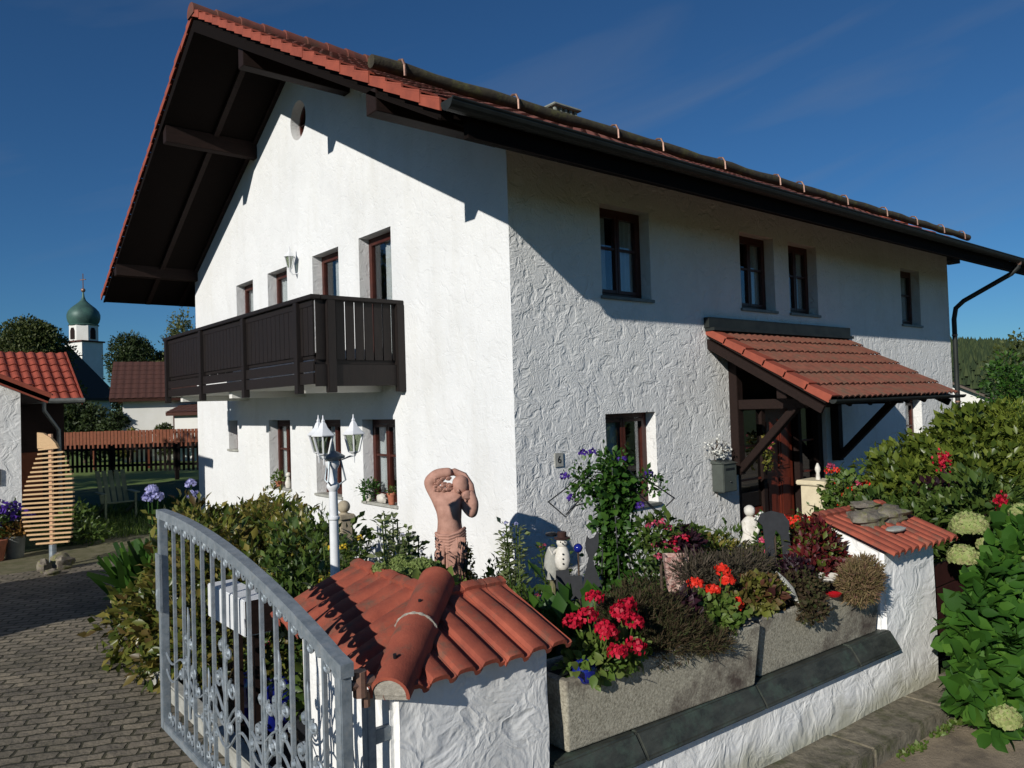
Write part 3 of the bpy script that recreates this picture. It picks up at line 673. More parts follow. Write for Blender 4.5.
# canopy
CX0, CX1, CYE, CZE, CZW = 3.52, 7.45, -1.75, 2.20, 3.20
cl = math.hypot(1.75, CZW-CZE); cv = Vector((0, 1.75/cl, (CZW-CZE)/cl)); cn = Vector((0, -cv.z, cv.y))
mb = MB(); tile_sheet(mb, (CX0+.16, CYE, CZE), (1, 0, 0), cv, cn, CX1-CX0-.16, cl, .30/2, cl/6, [(0, 0), (.15, .012), (.5, .026), (.8, .012), (.95, 0), (.999, 0)], drop=.035)
can = mb.build('canopy', TILEC, house)
mb = MB()
for j in range(6):
    a = Vector((CX0, CYE, CZE))+cv*(cl*(j-.06)/6)+cn*.045; c = Vector((CX0, CYE, CZE))+cv*(cl*(j+1)/6)+cn*.018
    mb.prism([a-cn*.085, c-cn*.07, c, a], (.018, 0, 0)); mb.prism([a, c, c+cn*.016, a+cn*.016], (.20, 0, 0))
mb.build('verge_tiles', TILEV, can)
mb = MB()
P0 = Vector((CX0+.03, CYE+.03, CZE))
mb.prism([P0-cn*.03, P0+cv*(cl-.03)-cn*.03, P0+cv*(cl-.03)-cn*.06, P0-cn*.06], (CX1-CX0-.06, 0, 0))
for X in (CX0+.02, CX1-.07): mb.prism([Vector((X, CYE+.02, CZE))-cn*.10, Vector((X, -.01, CZW-.01))-cn*.10, Vector((X, -.01, CZW-.01))-cn*.22, Vector((X, CYE+.02, CZE))-cn*.20], (.05, 0, 0))
mb.build('canopy_boards', BEAM, can)
for i in range(7):
    X = CX0+.25+i*.57; mb = MB(); mb.prism([Vector((X, CYE+.08, CZE+.03))-cn*.07, Vector((X, 0, CZW))-cn*.07, Vector((X, 0, CZW))-cn*.16, Vector((X, CYE+.08, CZE+.03))-cn*.16], (.07, 0, 0)); mb.build('rafter', BEAM, can)
mb = MB(); mb.box(CX0-.04, CX1+.05, -.09, -.004, 3.235, 3.38); mb.box(CX0-.02, CX1+.03, -.16, -.004, 3.19, 3.232); mb.build('flashing_board', GUT, can)
mb = MB(); pr = [(CYE-.055+.05*math.cos(R(180+18*i)), CZE-.01+.05*math.sin(R(180+18*i))) for i in range(11)]
mb.prism([(CX0, p[0], p[1]) for p in pr], (CX1-CX0+.08, 0, 0)); mb.build('gutter', GUT, can)
mb = MB(); mb.box(CX0+.12, CX1-.1, -1.12, -.98, 2.22, 2.36); mb.build('purlin', BEAM, can, bevel=.006)
for X in (4.08, 6.93):
    mb = MB(); mb.box(X-.07, X+.07, -.14, -.003, 1.15, 3.0); mb.box(X-.055, X+.055, -1.15, -.14, 2.08, 2.215)
    mb.bar((X, -.12, 1.22), (X, -1.02, 2.12), .10, .12, up=(1, 0, 0)); mb.build('bracket', BEAM, can, bevel=.006)

# fittings on the house walls
t = thing('wall_lantern', 'small white lantern fixed to the gable wall above the balcony', 'lantern', (0, 5.52, 4.75))
mb = MB(); y, z = 5.52, 4.78
mb.lathe((-.14, y, z-.20), [(.004, -.03), (.02, 0), (.035, .03), (.04, .04)], 6); mb.lathe((-.14, y, z+.02), [(.10, 0), (.085, .02), (.045, .07), (.02, .10), (.012, .16), (.002, .19)], 6)
for k in range(6):
    a = k*math.pi/3; mb.bar((-.14+.04*math.cos(a), y+.04*math.sin(a), z-.16), (-.14+.082*math.cos(a), y+.082*math.sin(a), z+.02), .01, .01)
mb.tube([(-.14, y, z-.20), (-.09, y, z-.27), (-.004, y, z-.24)], .012, 6); mb.build('lantern_frame', WHITEM, t)
mb = MB(); mb.lathe((-.14, y, z-.16), [(.036, 0), (.076, .178)], 6); mb.build('lantern_glass', LGLASS, t)

def text_mesh(s, size, ext, mtx, name, m, parent):
    cu = bpy.data.curves.new('t', 'FONT'); cu.body = s; cu.size = size; cu.extrude = ext; cu.align_x = 'CENTER'; cu.align_y = 'CENTER'
    to = bpy.data.objects.new('t', cu); COL.objects.link(to); dg = bpy.context.evaluated_depsgraph_get(); dg.update()
    me = bpy.data.meshes.new_from_object(to.evaluated_get(dg)); me.transform(mtx); bpy.data.objects.remove(to)
    return link(name, me, m, parent)
t = thing('house_number_plate', 'small grey plate with black number 6 on the front wall near the corner', 'number plate', (.63, 0, 1.6))
mb = MB(); mb.box(.57, .70, -.018, -.002, 1.52, 1.68); mb.build('plate', STONE2, t, bevel=.003)
text_mesh('6', .12, .001, Matrix.Translation((.635, -.021, 1.60)) @ Matrix.Rotation(R(90), 4, 'X'), 'numeral', BLACKP, t)

t = thing('mailbox', 'grey green metal mailbox on the wall left of the front door', 'mailbox', (3.75, 0, .9))
mb = MB(); mb.box(3.53, 3.84, -.20, -.004, .95, 1.34); mb.build('body', MBOX, t, bevel=.01)
mb = MB(); mb.prism([(3.515, -.22, 1.342), (3.515, -.002, 1.342), (3.515, -.002, 1.39)], (.34, 0, 0)); mb.build('lid', MBOX, t)
mb = MB(); mb.box(3.58, 3.78, -.206, -.2025, 1.25, 1.28); mb.ball((3.68, -.21, 1.09), .012, 8, 6); mb.build('slot', BLACKP, t)
# wall wreath over mailbox
t = thing('dried_wall_bouquet', 'white and grey dried flower bunch hanging on the wall above the mailbox', 'dried flowers', (3.60, 0, 1.35))
st = []
for i in range(26):
    a = random.uniform(0, 6.28); rr = random.uniform(.08, .20); st.append([(3.54, -.05, 1.47), (3.54+rr*.6*math.cos(a), -.11, 1.52+rr*.5*math.sin(a)), (3.54+rr*math.cos(a), -.09-random.random()*.08, 1.56+rr*.75*math.sin(a))])
for z in (1.44, ): st.append([(3.54, -.05, 1.47), (3.57, -.07, 1.15), (3.56, -.06, .88)])
stems('stems', st, .005, BARK, t)
P = np.array([s[-1] for s in st[:-1]]); P = np.repeat(P, 9, 0)+rng.normal(size=(len(P)*9, 3))*.022
leaves('blossoms', P, rng.normal(size=P.shape), .035, T_PETAL, P_WHITE, t)

# window sill pots
def sill_pot(lab, x, y, z, r, h, potm, leafm, n, fr, sz, red=None):
    t = thing('potted_plant', lab, 'potted plant', (x, y, z), 'small pots on the gable window sills')
    mb = MB(); mb.lathe((x, y, z), [(r*.7, 0), (r*.95, h*.8), (r*1.08, h*.8), (r*1.08, h), (r*.9, h), (r*.85, h*.9)], 14); mb.build('pot', potm, t, smooth=True)
    foliage('foliage', [((x, y, z+h+fr*.6), (fr, fr, fr))], n, sz, T_LEAF, leafm, t)
sill_pot('white pot with bushy green plant on the right gable window sill', -.02, 3.27, .94, .055, .09, PLASTER, G_CLIMB, 260, .13, .05)
sill_pot('terracotta pot with small plant at the right end of the near window sill', -.01, 2.66, .94, .06, .16, POT, G_MID, 60, .05, .04)
sill_pot('terracotta pot with green shoots on the second sill from the left', -.01, 6.50, .94, .06, .10, POT, G_GER, 160, .10, .05)
t = thing('sill_ornament', 'pale round stone ornament on the right gable window sill between two pots', 'ornament', (0, 2.95, .94))
mb = MB(); mb.ball((.0, 2.95, 1.0), (.06, .11, .065), 12, 8, .4); mb.build('stone', PLASTER, t, smooth=True)
t = thing('sill_figure', 'small pale figure beside the terracotta pot on the second sill from the left', 'ornament', (0, 6.15, .94))
mb = MB(); mb.lathe((0.02, 6.15, .94), [(.05, 0), (.06, .08), (.035, .16), (.03, .18)], 12); mb.ball((.02, 6.15, 1.16), .045, 10, 8); mb.build('figure', PLASTER, t, smooth=True)

# ================================================================== GARDEN WALL
def wy(x): return -3.66-.049*(x+2.85)
gw = thing('garden_wall', 'low white rough stucco garden wall with two tiled pillars beside the gate', 'garden wall', (-2, -3.7, 0))
def stucco_solid(name, poly, z0, z1, m, parent, sub=.10, amp=.006):
    mb = MB(); zs = [z0+(z1(0) if callable(z1) else z1-z0)*0]; n = len(poly)
    bm = bmesh.new()
    vs = [bm.verts.new((p[0], p[1], z0)) for p in poly]; vt = [bm.verts.new((p[0], p[1], p[2] if len(p) > 2 else z1)) for p in poly]
    bm.faces.new(vs[::-1]); bm.faces.new(vt)
    for i in range(n): j = (i+1) % n; bm.faces.new((vs[i], vs[j], vt[j], vt[i]))
    bmesh.ops.bevel(bm, geom=[e for e in bm.edges if abs(e.verts[0].co.z-e.verts[1].co.z) > .3], offset=.03, segments=3, affect='EDGES')
    bmesh.ops.triangulate(bm, faces=bm.faces[:])
    for _ in range(7):
        es = [e for e in bm.edges if e.calc_length() > sub]
        if not es: break
        bmesh.ops.subdivide_edges(bm, edges=es, cuts=1); bmesh.ops.triangulate(bm, faces=[f for f in bm.faces if len(f.verts) > 3])
    bm.normal_update()
    for v in bm.verts:
        q = v.co; v.co += v.normal*amp*(noise.noise(q*3.1)*1.2+noise.noise(q*8)*.8)
    me = bpy.data.meshes.new(name); bm.to_mesh(me); bm.free(); o = link(name, me, m, parent)
    me.polygons.foreach_set('use_smooth', [True]*len(me.polygons))
    try: me.set_sharp_from_angle(angle=R(60))
    except Exception: pass
    return o
# near pillar, an L: one leg along the street, one leg along the gate
stucco_solid('wall', [(-3.76, -3.69, 1.10), (-2.86, wy(-2.86), 1.10), (-2.86, -3.20, 1.27), (-3.22, -3.20, 1.28), (-3.16, -2.50, 1.27), (-3.62, -2.50, 1.10)], -.15, 1.1, GWALL, gw)
# low part with ledge between pillars
stucco_solid('wall', [(-2.86, wy(-2.86)), (1.12, wy(1.12)), (1.12, wy(1.12)+.40), (-2.86, wy(-2.86)+.30)], -.15, .392, GWALL, gw)
# right pillar
stucco_solid('wall', [(.30, wy(.3), 1.07), (1.12, wy(1.12), 1.07), (1.12, -3.40, 1.25), (.30, -3.36, 1.25)], .392, 1.07, GWALL, gw)
# slate ledge
mb = MB()
xs = [-2.85, -2.3, -1.27, -.2, .36]
for a, b_ in zip(xs[:-1], xs[1:]):
    z = random.uniform(-.003, .003)
    mb.prism([(a+.002, wy(a)-.085, .385), (b_-.002, wy(b_)-.085, .385), (b_-.002, wy(b_)+.33, .50), (a+.002, wy(a)+.33, .50)], (0, 0, 0)) if False else None
    q = [(a+.002, wy(a)-.08), (b_-.002, wy(b_)-.08), (b_-.002, wy(b_)+.34), (a+.002, wy(a)+.34)]
    mb.add([(q[0][0], q[0][1], .378), (q[1][0], q[1][1], .378), (q[1][0], q[1][1], .40+z), (q[1][0], q[1][1]+.075, .512+z), (q[2][0], q[2][1], .512+z), (q[2][0], q[2][1], .395), (q[0][0], q[0][1], .40+z), (q[0][0], q[0][1]+.075, .512+z), (q[3][0], q[3][1], .512+z), (q[3][0], q[3][1], .395)],
           [(0, 1, 2, 6), (6, 2, 3, 7), (7, 3, 4, 8), (8, 4, 5, 9), (9, 5, 1, 0), (1, 5, 4, 3, 2), (0, 6, 7, 8, 9)])
mb.build('slate_ledge', LEDGE, gw, bevel=.01)
# one course of big roll tiles
ROLLN = [(0, 0), (.04, .002), (.10, .022), (.18, .026), (.38, .028), (.60, .026), (.70, .018), (.77, .0), (.82, -.006), (.92, -.006), (.999, 0)]
def roll_field(name, P0, U, V, width, length, nt, parent, m=TILEN, lip=True, clip=None):
    P0 = Vector(P0); U = Vector(U).normalized(); V = Vector(V).normalized(); Nn = U.cross(V).normalized()
    if Nn.z < 0: Nn = -Nn
    mb = MB(); tw = width/nt; cols = []
    for i in range(nt):
        dj = random.uniform(-.003, .003); dl = random.uniform(-.006, .006); off = .004*(i % 2)
        for pu, ph in ROLLN: cols.append(((i+pu)*tw, ph, dj+off, dl))
    cols.append((width, 0, 0, 0))
    vv = [(-.0, -.022), (0, 0), (.012, .004), (.5, .001), (.86, -.002), (.90, .002), (.905, .02), (.955, .024), (1, .018), (1, -.03)]
    b = len(mb.v); k = len(vv)
    for (u, ph, dj, dl) in cols:
        l0 = clip(u) if clip else 1
        for (tv, hh) in vv:
            fl = ph*(1 if tv < .8 else (.5 if tv < .9 else .2))
            t_ = min(tv, l0)*length
            mb.v.append(tuple(P0+U*u+V*(t_+(dl if tv < .3 else 0))+Nn*(fl+hh+dj)))
    for c in range(len(cols)-1):
        for r_ in range(k-1): a = b+c*k+r_; mb.f.append((a, a+k, a+k+1, a+1))
    o = mb.build(name, m, parent, smooth=False)
    o.data.polygons.foreach_set('use_smooth', [True]*len(o.data.polygons))
    try: o.data.set_sharp_from_angle(angle=R(35))
    except Exception: pass
    return o
# front slope, left slope (eaves .03 below wall top), hip ridge
e1 = Vector((-3.76, -3.73, 1.115)); topz = 1.365
fs = roll_field('front_tiles', (-3.76, -3.76, 1.115), (1, -.0, 0), (0, .55, .215), .95, .59, 7, gw, clip=lambda u: max(.0, min(1, (u+.02)/.54)))
ls = roll_field('side_tiles', (-3.68, -2.24, 1.115), (-.098, -1, 0), (.54, .01, .215), 1.50, .60, 10, gw, clip=lambda u: max(.0, min(1, (1.54-u)/.54)))
# rear boards of the two slopes
mb = MB(); mb.box(-3.235, -2.80, -3.205, -3.18, .1, 1.29); mb.box(-3.24, -3.215, -3.18, -2.5, .1, 1.29); mb.build('rear_board', FARW, gw)
def half_round(mb, A, B, ra, rb, nseg=14, cover=200, thick=.014):
    A = Vector(A); B = Vector(B); d = (B-A).normalized(); sx = d.cross(Vector((0, 0, 1))).normalized(); uz = sx.cross(d)
    st = -(cover-180)/2
    for rr in (0, -thick):
        b = len(mb.v)
        for P, rad in ((A, ra), (A+(B-A)*.5, (ra+rb)/2), (B, rb)):
            for i in range(nseg+1):
                a = R(st+cover*i/nseg); mb.v.append(tuple(P+(sx*math.cos(a)+uz*math.sin(a))*(rad+rr)))
        for j in range(2):
            for i in range(nseg): q = b+j*(nseg+1)+i; mb.f.append((q, q+1, q+nseg+2, q+nseg+1))
    n1 = nseg+1; b0 = b-3*n1
    for off in (0, 2*n1):
        for i in range(nseg): mb.f.append((b0+off+i, b0+off+i+1, b+off+i+1, b+off+i))
hd = Vector((.62, .58, .225)); H0 = Vector((-3.80, -3.745, 1.125))
mb = MB(); half_round(mb, H0+hd*.46+Vector((0, 0, .012)), H0+hd*1.0+Vector((0, 0, .010)), .084, .094)
mb.build('hip_tile', TILEN, gw, smooth=True)
mb = MB(); half_round(mb, H0-hd*.02, H0+hd*.52, .084, .100); mb.build('hip_tile', TILEN, gw, smooth=True)
mb = MB(); c0 = H0+hd*.50; d = hd.normalized(); sx = d.cross(Vector((0, 0, 1))).normalized(); uz = sx.cross(d)
mb.tube([c0+(sx*math.cos(R(a))+uz*math.sin(R(a)))*.097 for a in range(12, 170, 10)], [.009+.003*math.sin(a*.9) for a in range(12, 170, 10)], 6)
# mortar plug at low end
c1 = H0-hd*.012; pl_ = [c1+(sx*math.cos(R(a))+uz*math.sin(R(a)))*.070 for a in range(-8, 189, 14)]
mb.prism(pl_, d*.05)
mb.prism([q-uz*.0 for q in [c1+sx*.075, c1-sx*.075, c1-sx*.075-uz*.025, c1+sx*.075-uz*.025]], d*.06)
mb.build('mortar', MORT, gw, bevel=.006)
mb = MB()
for f_ in (.12, .62): p = H0+hd*f_+uz*.089; mb.tube([p, p+uz*.018], .008, 8)
mb.build('tile_nail', BLACKP, gw)
# right pillar tiles
rs_ = roll_field('front_tiles', (.22, -3.93, 1.085), (1, -.05, 0), (0, .56, .215), 1.02, .66, 10, gw)

# stones lying on the right pillar
def rock(lab, c, r, m, grp=None, j=.5, name='stone', cat='stone'):
    mb = MB(); mb.ball(c, r, 18, 12, j); o = mb.build(name, m, smooth=True); tag(o, lab, cat, grp); rebase(o, (c[0], c[1], c[2]-r[2])); return o
rock('large grey mossy stone on the right pillar tiles, right one of the pair', (.93, -3.58, 1.275), (.23, .14, .075), STONE)
rock('brown mossy stone on the right pillar tiles, left one of the pair', (.60, -3.56, 1.27), (.20, .13, .075), STONE)
rock('flat pale oval pebble lying lowest on the right pillar tiles', (.66, -3.76, 1.205), (.12, .06, .022), STONE2, j=.15)
rock('small grey stone on top of the mossy stones', (.78, -3.47, 1.35), (.15, .10, .04), STONE)

# ================================================================== GATE
gt = thing('gate', 'open grey galvanised driveway gate with curved top rail and scrollwork', 'gate', (-3.98, -3.70, .2))
GX = -3.98; gy0, gy1 = -3.70, -1.24
def gtop(y): s = (y-gy0)/(gy1-gy0); return 1.27+.375*(1-(1-s)**2.0)**.95+.0
def gbot(y): return .285
mb = MB(); mb.box(GX-.025, GX+.025, gy0-.025, gy0+.03, .28, 1.275); mb.box(GX-.025, GX+.025, gy1-.03, gy1+.025, .28, gtop(gy1)); mb.box(GX-.0245, GX+.0245, gy0+.03, gy1-.03, .28, .33)
mb.build('frame', ZINC, gt, bevel=.004)
mb = MB(); K = 28; ys_ = [gy0-.035+(gy1-gy0+.07)*i/K for i in range(K+1)]
b = 0
for y in ys_:
    z = gtop(max(gy0, min(gy1, y)))
    mb.v += [(GX-.028, y, z-.042), (GX+.028, y, z-.042), (GX+.028, y, z+.012), (GX-.028, y, z+.012)]
for i in range(K):
    for k in range(4): a = i*4+k; c = i*4+(k+1) % 4; mb.f.append((a, c, c+4, a+4))
mb.f += [(0, 1, 2, 3), (K*4+3, K*4+2, K*4+1, K*4)]
mb.build('top_rail', ZINC, gt)
bars = [-1.479, -1.664, -1.845, -2.018, -2.187, -2.358, -2.531, -2.714, -2.875, -3.045, -3.212, -3.367, -3.534]
for y in bars:
    mb = MB(); mb.box(GX-.009, GX+.009, y-.009, y+.009, .325, gtop(y)-.04); mb.build('bar', ZINC, gt)
def scroll(y, z, r, turns, a0, sgn, th=.006):
    pts = []; n = int(16*turns)
    for i in range(n+1):
        a = a0+sgn*2*math.pi*turns*i/n; rr = r*(1-.82*i/n); pts.append((GX, y+rr*math.cos(a), z+rr*math.sin(a)))
    return pts
fr_ = [gy0+.03]+bars[::-1]+[gy1-.03]
for a, b_ in zip(fr_[:-1], fr_[1:]):
    m_ = (a+b_)/2; zt_ = gtop(m_); mb = MB()
    for sg in (1, -1):
        mb.tube(scroll(m_+sg*.042, zt_-.072, .030, 1.5, math.pi/2, sg), .0085, 5, False)
        mb.tube(scroll(m_+sg*.038, .375, .034, 1.3, -math.pi/2, -sg), .0065, 5, False)
    mb.build('scroll', ZINC, gt)
def ornament(yc, zc, s=1, flip=1):
    mb = MB()
    # stalk, paired scrolls, small rosettes
    mb.tube([(GX+.0, yc, zc-.42*s), (GX, yc+.01*flip, zc-.1*s), (GX, yc, zc+.26*s), (GX, yc+.012, zc+.34*s)], [.008, .009, .008, .003], 6)
    for k, (dy, dz, r, tr) in enumerate([(.055, .12, .040, 1.3), (-.055, .10, .040, 1.3), (.10, -.06, .055, 1.5), (-.10, -.08, .055, 1.5), (.06, -.26, .045, 1.3), (-.06, -.28, .045, 1.3), (.19, -.16, .045, 1.4), (-.19, -.18, .045, 1.4)]):
        sg = 1 if dy > 0 else -1
        c = scroll(yc+dy*s, zc+dz*s, r*s, tr, math.pi/2+(.4*sg), sg)
        mb.tube([(GX, yc, zc+(dz-.10)*s)]+[(GX, yc+dy*s*.5, zc+(dz-.04)*s+r*s*.6)]+c, .0075, 5, False)
        mb.ball((GX-.006, yc+dy*s, zc+dz*s), (.010, .014*s+.003, .014*s+.003), 8, 6)
    mb.build('ornament', ZINC, gt)
ornament(-1.75, .84, .85); ornament(-2.36, .92, 1.0, -1); ornament(-2.90, .80, .9); ornament(-3.38, .86, .85, -1); ornament(-3.08, .98, .6); ornament(-2.10, .66, .6)
mb = MB()
for z, am in ((.62, .06), (.72, .05)):
    pts = [(GX, gy0+.04+(gy1-gy0-.08)*i/60, z+am*math.sin(i*.52)+.05*math.sin(i*.13)) for i in range(61)]; mb.tube(pts, .007, 5)
mb.build('vine_bar', ZINC, gt)
mb = MB(); mb.ball((GX+.0, gy1+.015, 1.30), (.03, .018, .055), 8, 6); mb.ball((GX-.02, gy1+.015, 1.12), (.025, .018, .05), 8, 6); mb.box(GX-.035, GX-.02, gy1-.05, gy1+.045, 1.02, 1.38); mb.build('lock', ZINC, gt)
mb = MB(); mb.tube([(GX+.03, gy0, 1.18), (GX+.13, gy0+.0, 1.18)], .022, 8); mb.tube([(GX+.07, gy0, 1.13), (GX+.07, gy0, 1.23)], .028, 10); mb.tube([(GX+.10, gy0+.01, 1.08), (GX+.10, gy0+.01, 1.14)], .018, 8)
mb.build('hinge', COPPER, gt)
mb = MB(); mb.box(-3.865, -3.825, -3.67, -3.62, -.1, 1.10); mb.box(-3.825, -3.75, -3.66, -3.63, .2, .26); mb.box(-3.825, -3.75, -3.66, -3.63, .9, .96)
pst = mb.build('gate_post', ZINC, bevel=.004); tag(pst, 'slim grey steel hinge post bolted to the white pillar beside the gate', 'gate post'); rebase(pst, (-3.86, -3.73, -.1))
# second dark batten shadow line behind the eave
# granite edging of the bed, planters behind the gate
mb = MB()
for i in range(5):
    y = -2.9+i*.75; mb.box(-3.66+.012*i, -3.56+.012*i, y, y+.735, -.05, .12)
eo = mb.build('bed_edging', STONE2, bevel=.012); tag(eo, kind='structure')
t = thing('white_planter_box', 'long white planter box behind the gate in front of the laurel hedge', 'planter', (-3.1, -.6, .5))
mb = MB(); mb.box(-3.60, -3.42, -1.60, -.90, .84, 1.07); mb.build('box', WHITEM, t, bevel=.006)
mb = MB(); mb.box(-3.595, -3.425, -1.612, -1.603, .85, 1.065); mb.box(-3.5, -3.45, -1.5, -1.45, 0, .839); mb.box(-3.5, -3.45, -1.15, -1.10, 0, .839); mb.build('end_board', BEAM, t)
t = thing('black_plant_tub', 'black square plant tub on the ground behind the gate', 'plant tub', (-3.2, -2.0, 0))
mb = MB(); mb.lathe((-3.15, -2.0, -.02), [(.24, 0), (.30, .42), (.33, .42), (.33, .46), (.28, .46), (.27, .40)], 4); mb.build('tub', BLACKP, t)
foliage('foliage', [((-3.15, -2.0, .58), (.30, .30, .22))], 500, .07, T_LEAF, G_MID, t)
t = thing('blue_plant_pot', 'dark blue glazed pot behind the gate in front of the hedge', 'plant pot', (-3.2, -1.1, 0))
mb = MB(); mb.lathe((-3.2, -1.0, -.02), [(.16, 0), (.24, .2), (.25, .36), (.22, .42), (.19, .40)], 18); mb.build('pot', BLUE, t, smooth=True)
foliage('foliage', [((-3.2, -1.0, .52), (.24, .24, .18))], 380, .07, T_LEAF, G_LAUREL, t)
for c in ((-3.28, -1.1, .62), (-3.36, -2.0, .72)): flower_ball('flower', c, .035, P_PINK, t, 20)

# ================================================================== TROUGHS AND THEIR PLANTS
def trough(lab, x0, x1, dy=0):
    def wy(x): return -3.66-.049*(x+2.85)-dy*(x-x0)/(x1-x0)
    t = thing('plant_trough', lab, 'plant trough', ((x0+x1)/2, wy((x0+x1)/2)+.15, .5), 'concrete plant troughs on the garden wall')
    bm = bmesh.new(); sl_ = .02
    def ring(e, z, in_=0):
        return [bm.verts.new(p) for p in ((x0+e+in_, wy(x0)+e+in_, z), (x1-e-in_, wy(x1)+e+in_, z), (x1-e-in_, wy(x1)+.34-e-in_, z), (x0+e+in_, wy(x0)+.34-e-in_, z))]
    rs = [ring(.035, .515), ring(0, .885), ring(.0, .885, .05), ring(.01, .80, .05)]
    bm.faces.new(rs[0][::-1]); bm.faces.new(rs[3])
    for a, b in zip(rs[:-1], rs[1:]):
        for i in range(4): j = (i+1) % 4; bm.faces.new((a[i], a[j], b[j], b[i]))
    es = [e for e in bm.edges if e.calc_length() > .2 and (e.verts[0] in rs[0]+rs[1] or e.verts[1] in rs[0]+rs[1])]
    bmesh.ops.recalc_face_normals(bm, faces=bm.faces)
    me = bpy.data.meshes.new('trough_body'); bm.to_mesh(me); bm.free(); tb = link('trough_body', me, CONC, t, smooth=False)
    bv = tb.modifiers.new('b', 'BEVEL'); bv.width = .014; bv.segments = 3
    mb = MB(); mb.prism([(x0+.055, wy(x0)+.055, .805), (x1-.055, wy(x1)+.055, .805), (x1-.055, wy(x1)+.285, .805), (x0+.055, wy(x0)+.285, .805)], (0, 0, .03)); mb.build('soil', SOILM, t)
    return t
trough('long concrete plant trough with crimson geraniums, next to the gate pillar', -2.77, -1.26, .055)
trough('grey concrete plant trough with a dry heather ball, next to the right pillar', -1.195, .27)

def plant(name, lab, cat, loc, group=None): return thing(name, lab, cat, loc, group)
# helper for geraniums
def geranium(lab, c, heads, pet, r=.055, gr=.145, n=620, grp='geraniums in the wall troughs', lm=None, name='geranium', cat='geranium'):
    t = plant(name, lab, cat, (c[0], c[1], c[2]), grp)
    foliage('foliage', [((c[0], c[1], c[2]+gr*.6), (gr*1.3, gr, gr*.8))], n, .042, T_ROUND, lm or G_GER, t, upw=.5)
    st = [[(c[0]+random.uniform(-.05, .05), c[1], c[2]), ((c[0]+h[0])/2, (c[1]+h[1])/2-.01, (c[2]+h[2])/2+.02), h] for h in heads]
    stems('stems', st, .0045, G_GER, t)
    for h in heads: flower_ball('flower_head', h, r*random.uniform(.85, 1.15), pet, t, 90, r*.48)
    return t

geranium('crimson geranium with six heads at the left end of the near trough', (-2.52, -3.62, .84), [(-2.65, -3.60, 1.14), (-2.383, -3.5, 1.20), (-2.537, -3.71, 1.115), (-2.555, -3.76, 1.10), (-2.581, -3.84, 1.03), (-2.60, -3.66, 1.18)], P_CRIM)
geranium('crimson geranium cluster beside the brown heather in the near trough', (-2.34, -3.66, .86), [(-2.326, -3.68, 1.175), (-2.371, -3.76, 1.12), (-2.444, -3.83, 1.02), (-2.40, -3.70, 1.16)], P_CRIM, n=300, gr=.11)
geranium('scarlet geranium with five heads at the right end of the near trough', (-1.50, -3.62, .86), [(-1.324, -3.571, 1.186), (-1.338, -3.623, 1.134), (-1.5, -3.50, 1.12), (-1.461, -3.60, 1.095), (-1.378, -3.70, 1.006)], P_RED, r=.05, n=700, gr=.15)
t = plant('heather', 'large brown heather spilling over the middle of the near trough', 'heather', (-1.95, -3.6, .85), 'heathers in the wall troughs')
foliage('foliage', [((-1.98, -3.52, 1.02), (.26, .17, .17)), ((-1.86, -3.66, .92), (.25, .14, .12)), ((-2.05, -3.60, .92), (.22, .16, .12)), ((-1.72, -3.76, .87), (.18, .09, .06)), ((-2.1, -3.45, 1.08), (.18, .12, .10))], 26000, .024, T_NEEDLE, G_HEATH, t, upw=.5, lump=.45)
t = plant('dark_leaf_plant', 'dark purple leafed plant behind the brown heather', 'foliage plant', (-1.72, -3.5, .85))
foliage('foliage', [((-1.70, -3.55, 1.0), (.12, .1, .10))], 500, .05, T_ROUND, G_PURP, t)
t = plant('heather', 'grey brown bushy heather between the two troughs', 'heather', (-.85, -3.4, .85), 'heathers in the wall troughs')
foliage('foliage', [((-.82, -3.30, 1.05), (.30, .2, .14)), ((-1.1, -3.2, 1.08), (.2, .15, .12)), ((-.55, -3.25, 1.05), (.2, .15, .12))], 5000, .035, T_NEEDLE, G_HEATG, t, upw=.6, lump=.5)
t = plant('coleus', 'low yellow and maroon coleus at the left end of the far trough', 'coleus', (-1.0, -3.62, .86), 'coleus plants at the far trough')
foliage('foliage', [((-1.0, -3.62, .98), (.18, .13, .12))], 1300, .045, T_ROUND, G_COLY, t)
t = plant('sedum_plant', 'dark red brown and green low plant in the middle of the far trough', 'foliage plant', (-.62, -3.7, .86))
foliage('foliage', [((-.60, -3.68, .95), (.20, .14, .12)), ((-.72, -3.82, .88), (.12, .08, .08))], 2200, .03, T_SIMPLE, G_HEATH, t, lump=.4)
foliage('dark_shoots', [((-.55, -3.62, 1.05), (.12, .1, .10))], 700, .03, T_SIMPLE, G_PURP, t)
t = plant('heather', 'round dry straw coloured heather ball at the right end of the far trough', 'heather', (-.12, -3.80, .86), 'heathers in the wall troughs')
foliage('foliage', [((-.16, -3.86, .95), (.17, .14, .14)), ((-.04, -3.84, .99), (.14, .12, .12))], 7500, .03, T_NEEDLE, G_STRAW, t, upw=.2, lump=.12, shell=.6)
t = plant('coleus', 'tall dark red coleus beside the right tiled pillar', 'coleus', (.15, -3.45, .8), 'coleus plants at the far trough')
foliage('foliage', [((.12, -3.42, 1.05), (.26, .18, .17)), ((.30, -3.30, 1.12), (.18, .14, .12)), ((-.08, -3.48, .98), (.16, .12, .12))], 3600, .05, T_LEAF, G_COL, t, lump=.4)
for lab, P_, m_, r_ in (('blue glazed ball at the foot of the right pillar', (.06, -3.78, 1.0), BLUE, .05), ('blue glazed ball in the near trough behind the crimson geranium', (-2.62, -3.64, .90), BLUE, .07)):
    mb = MB(); mb.ball(P_, r_, 20, 14); o = mb.build('glazed_ball', m_, smooth=True); tag(o, lab, 'garden ball'); rebase(o, (P_[0], P_[1], P_[2]-r_))
t = thing('red_bowl', 'small glossy red bowl in the far trough beside the heather ball', 'bowl', (-.42, -3.83, .87))
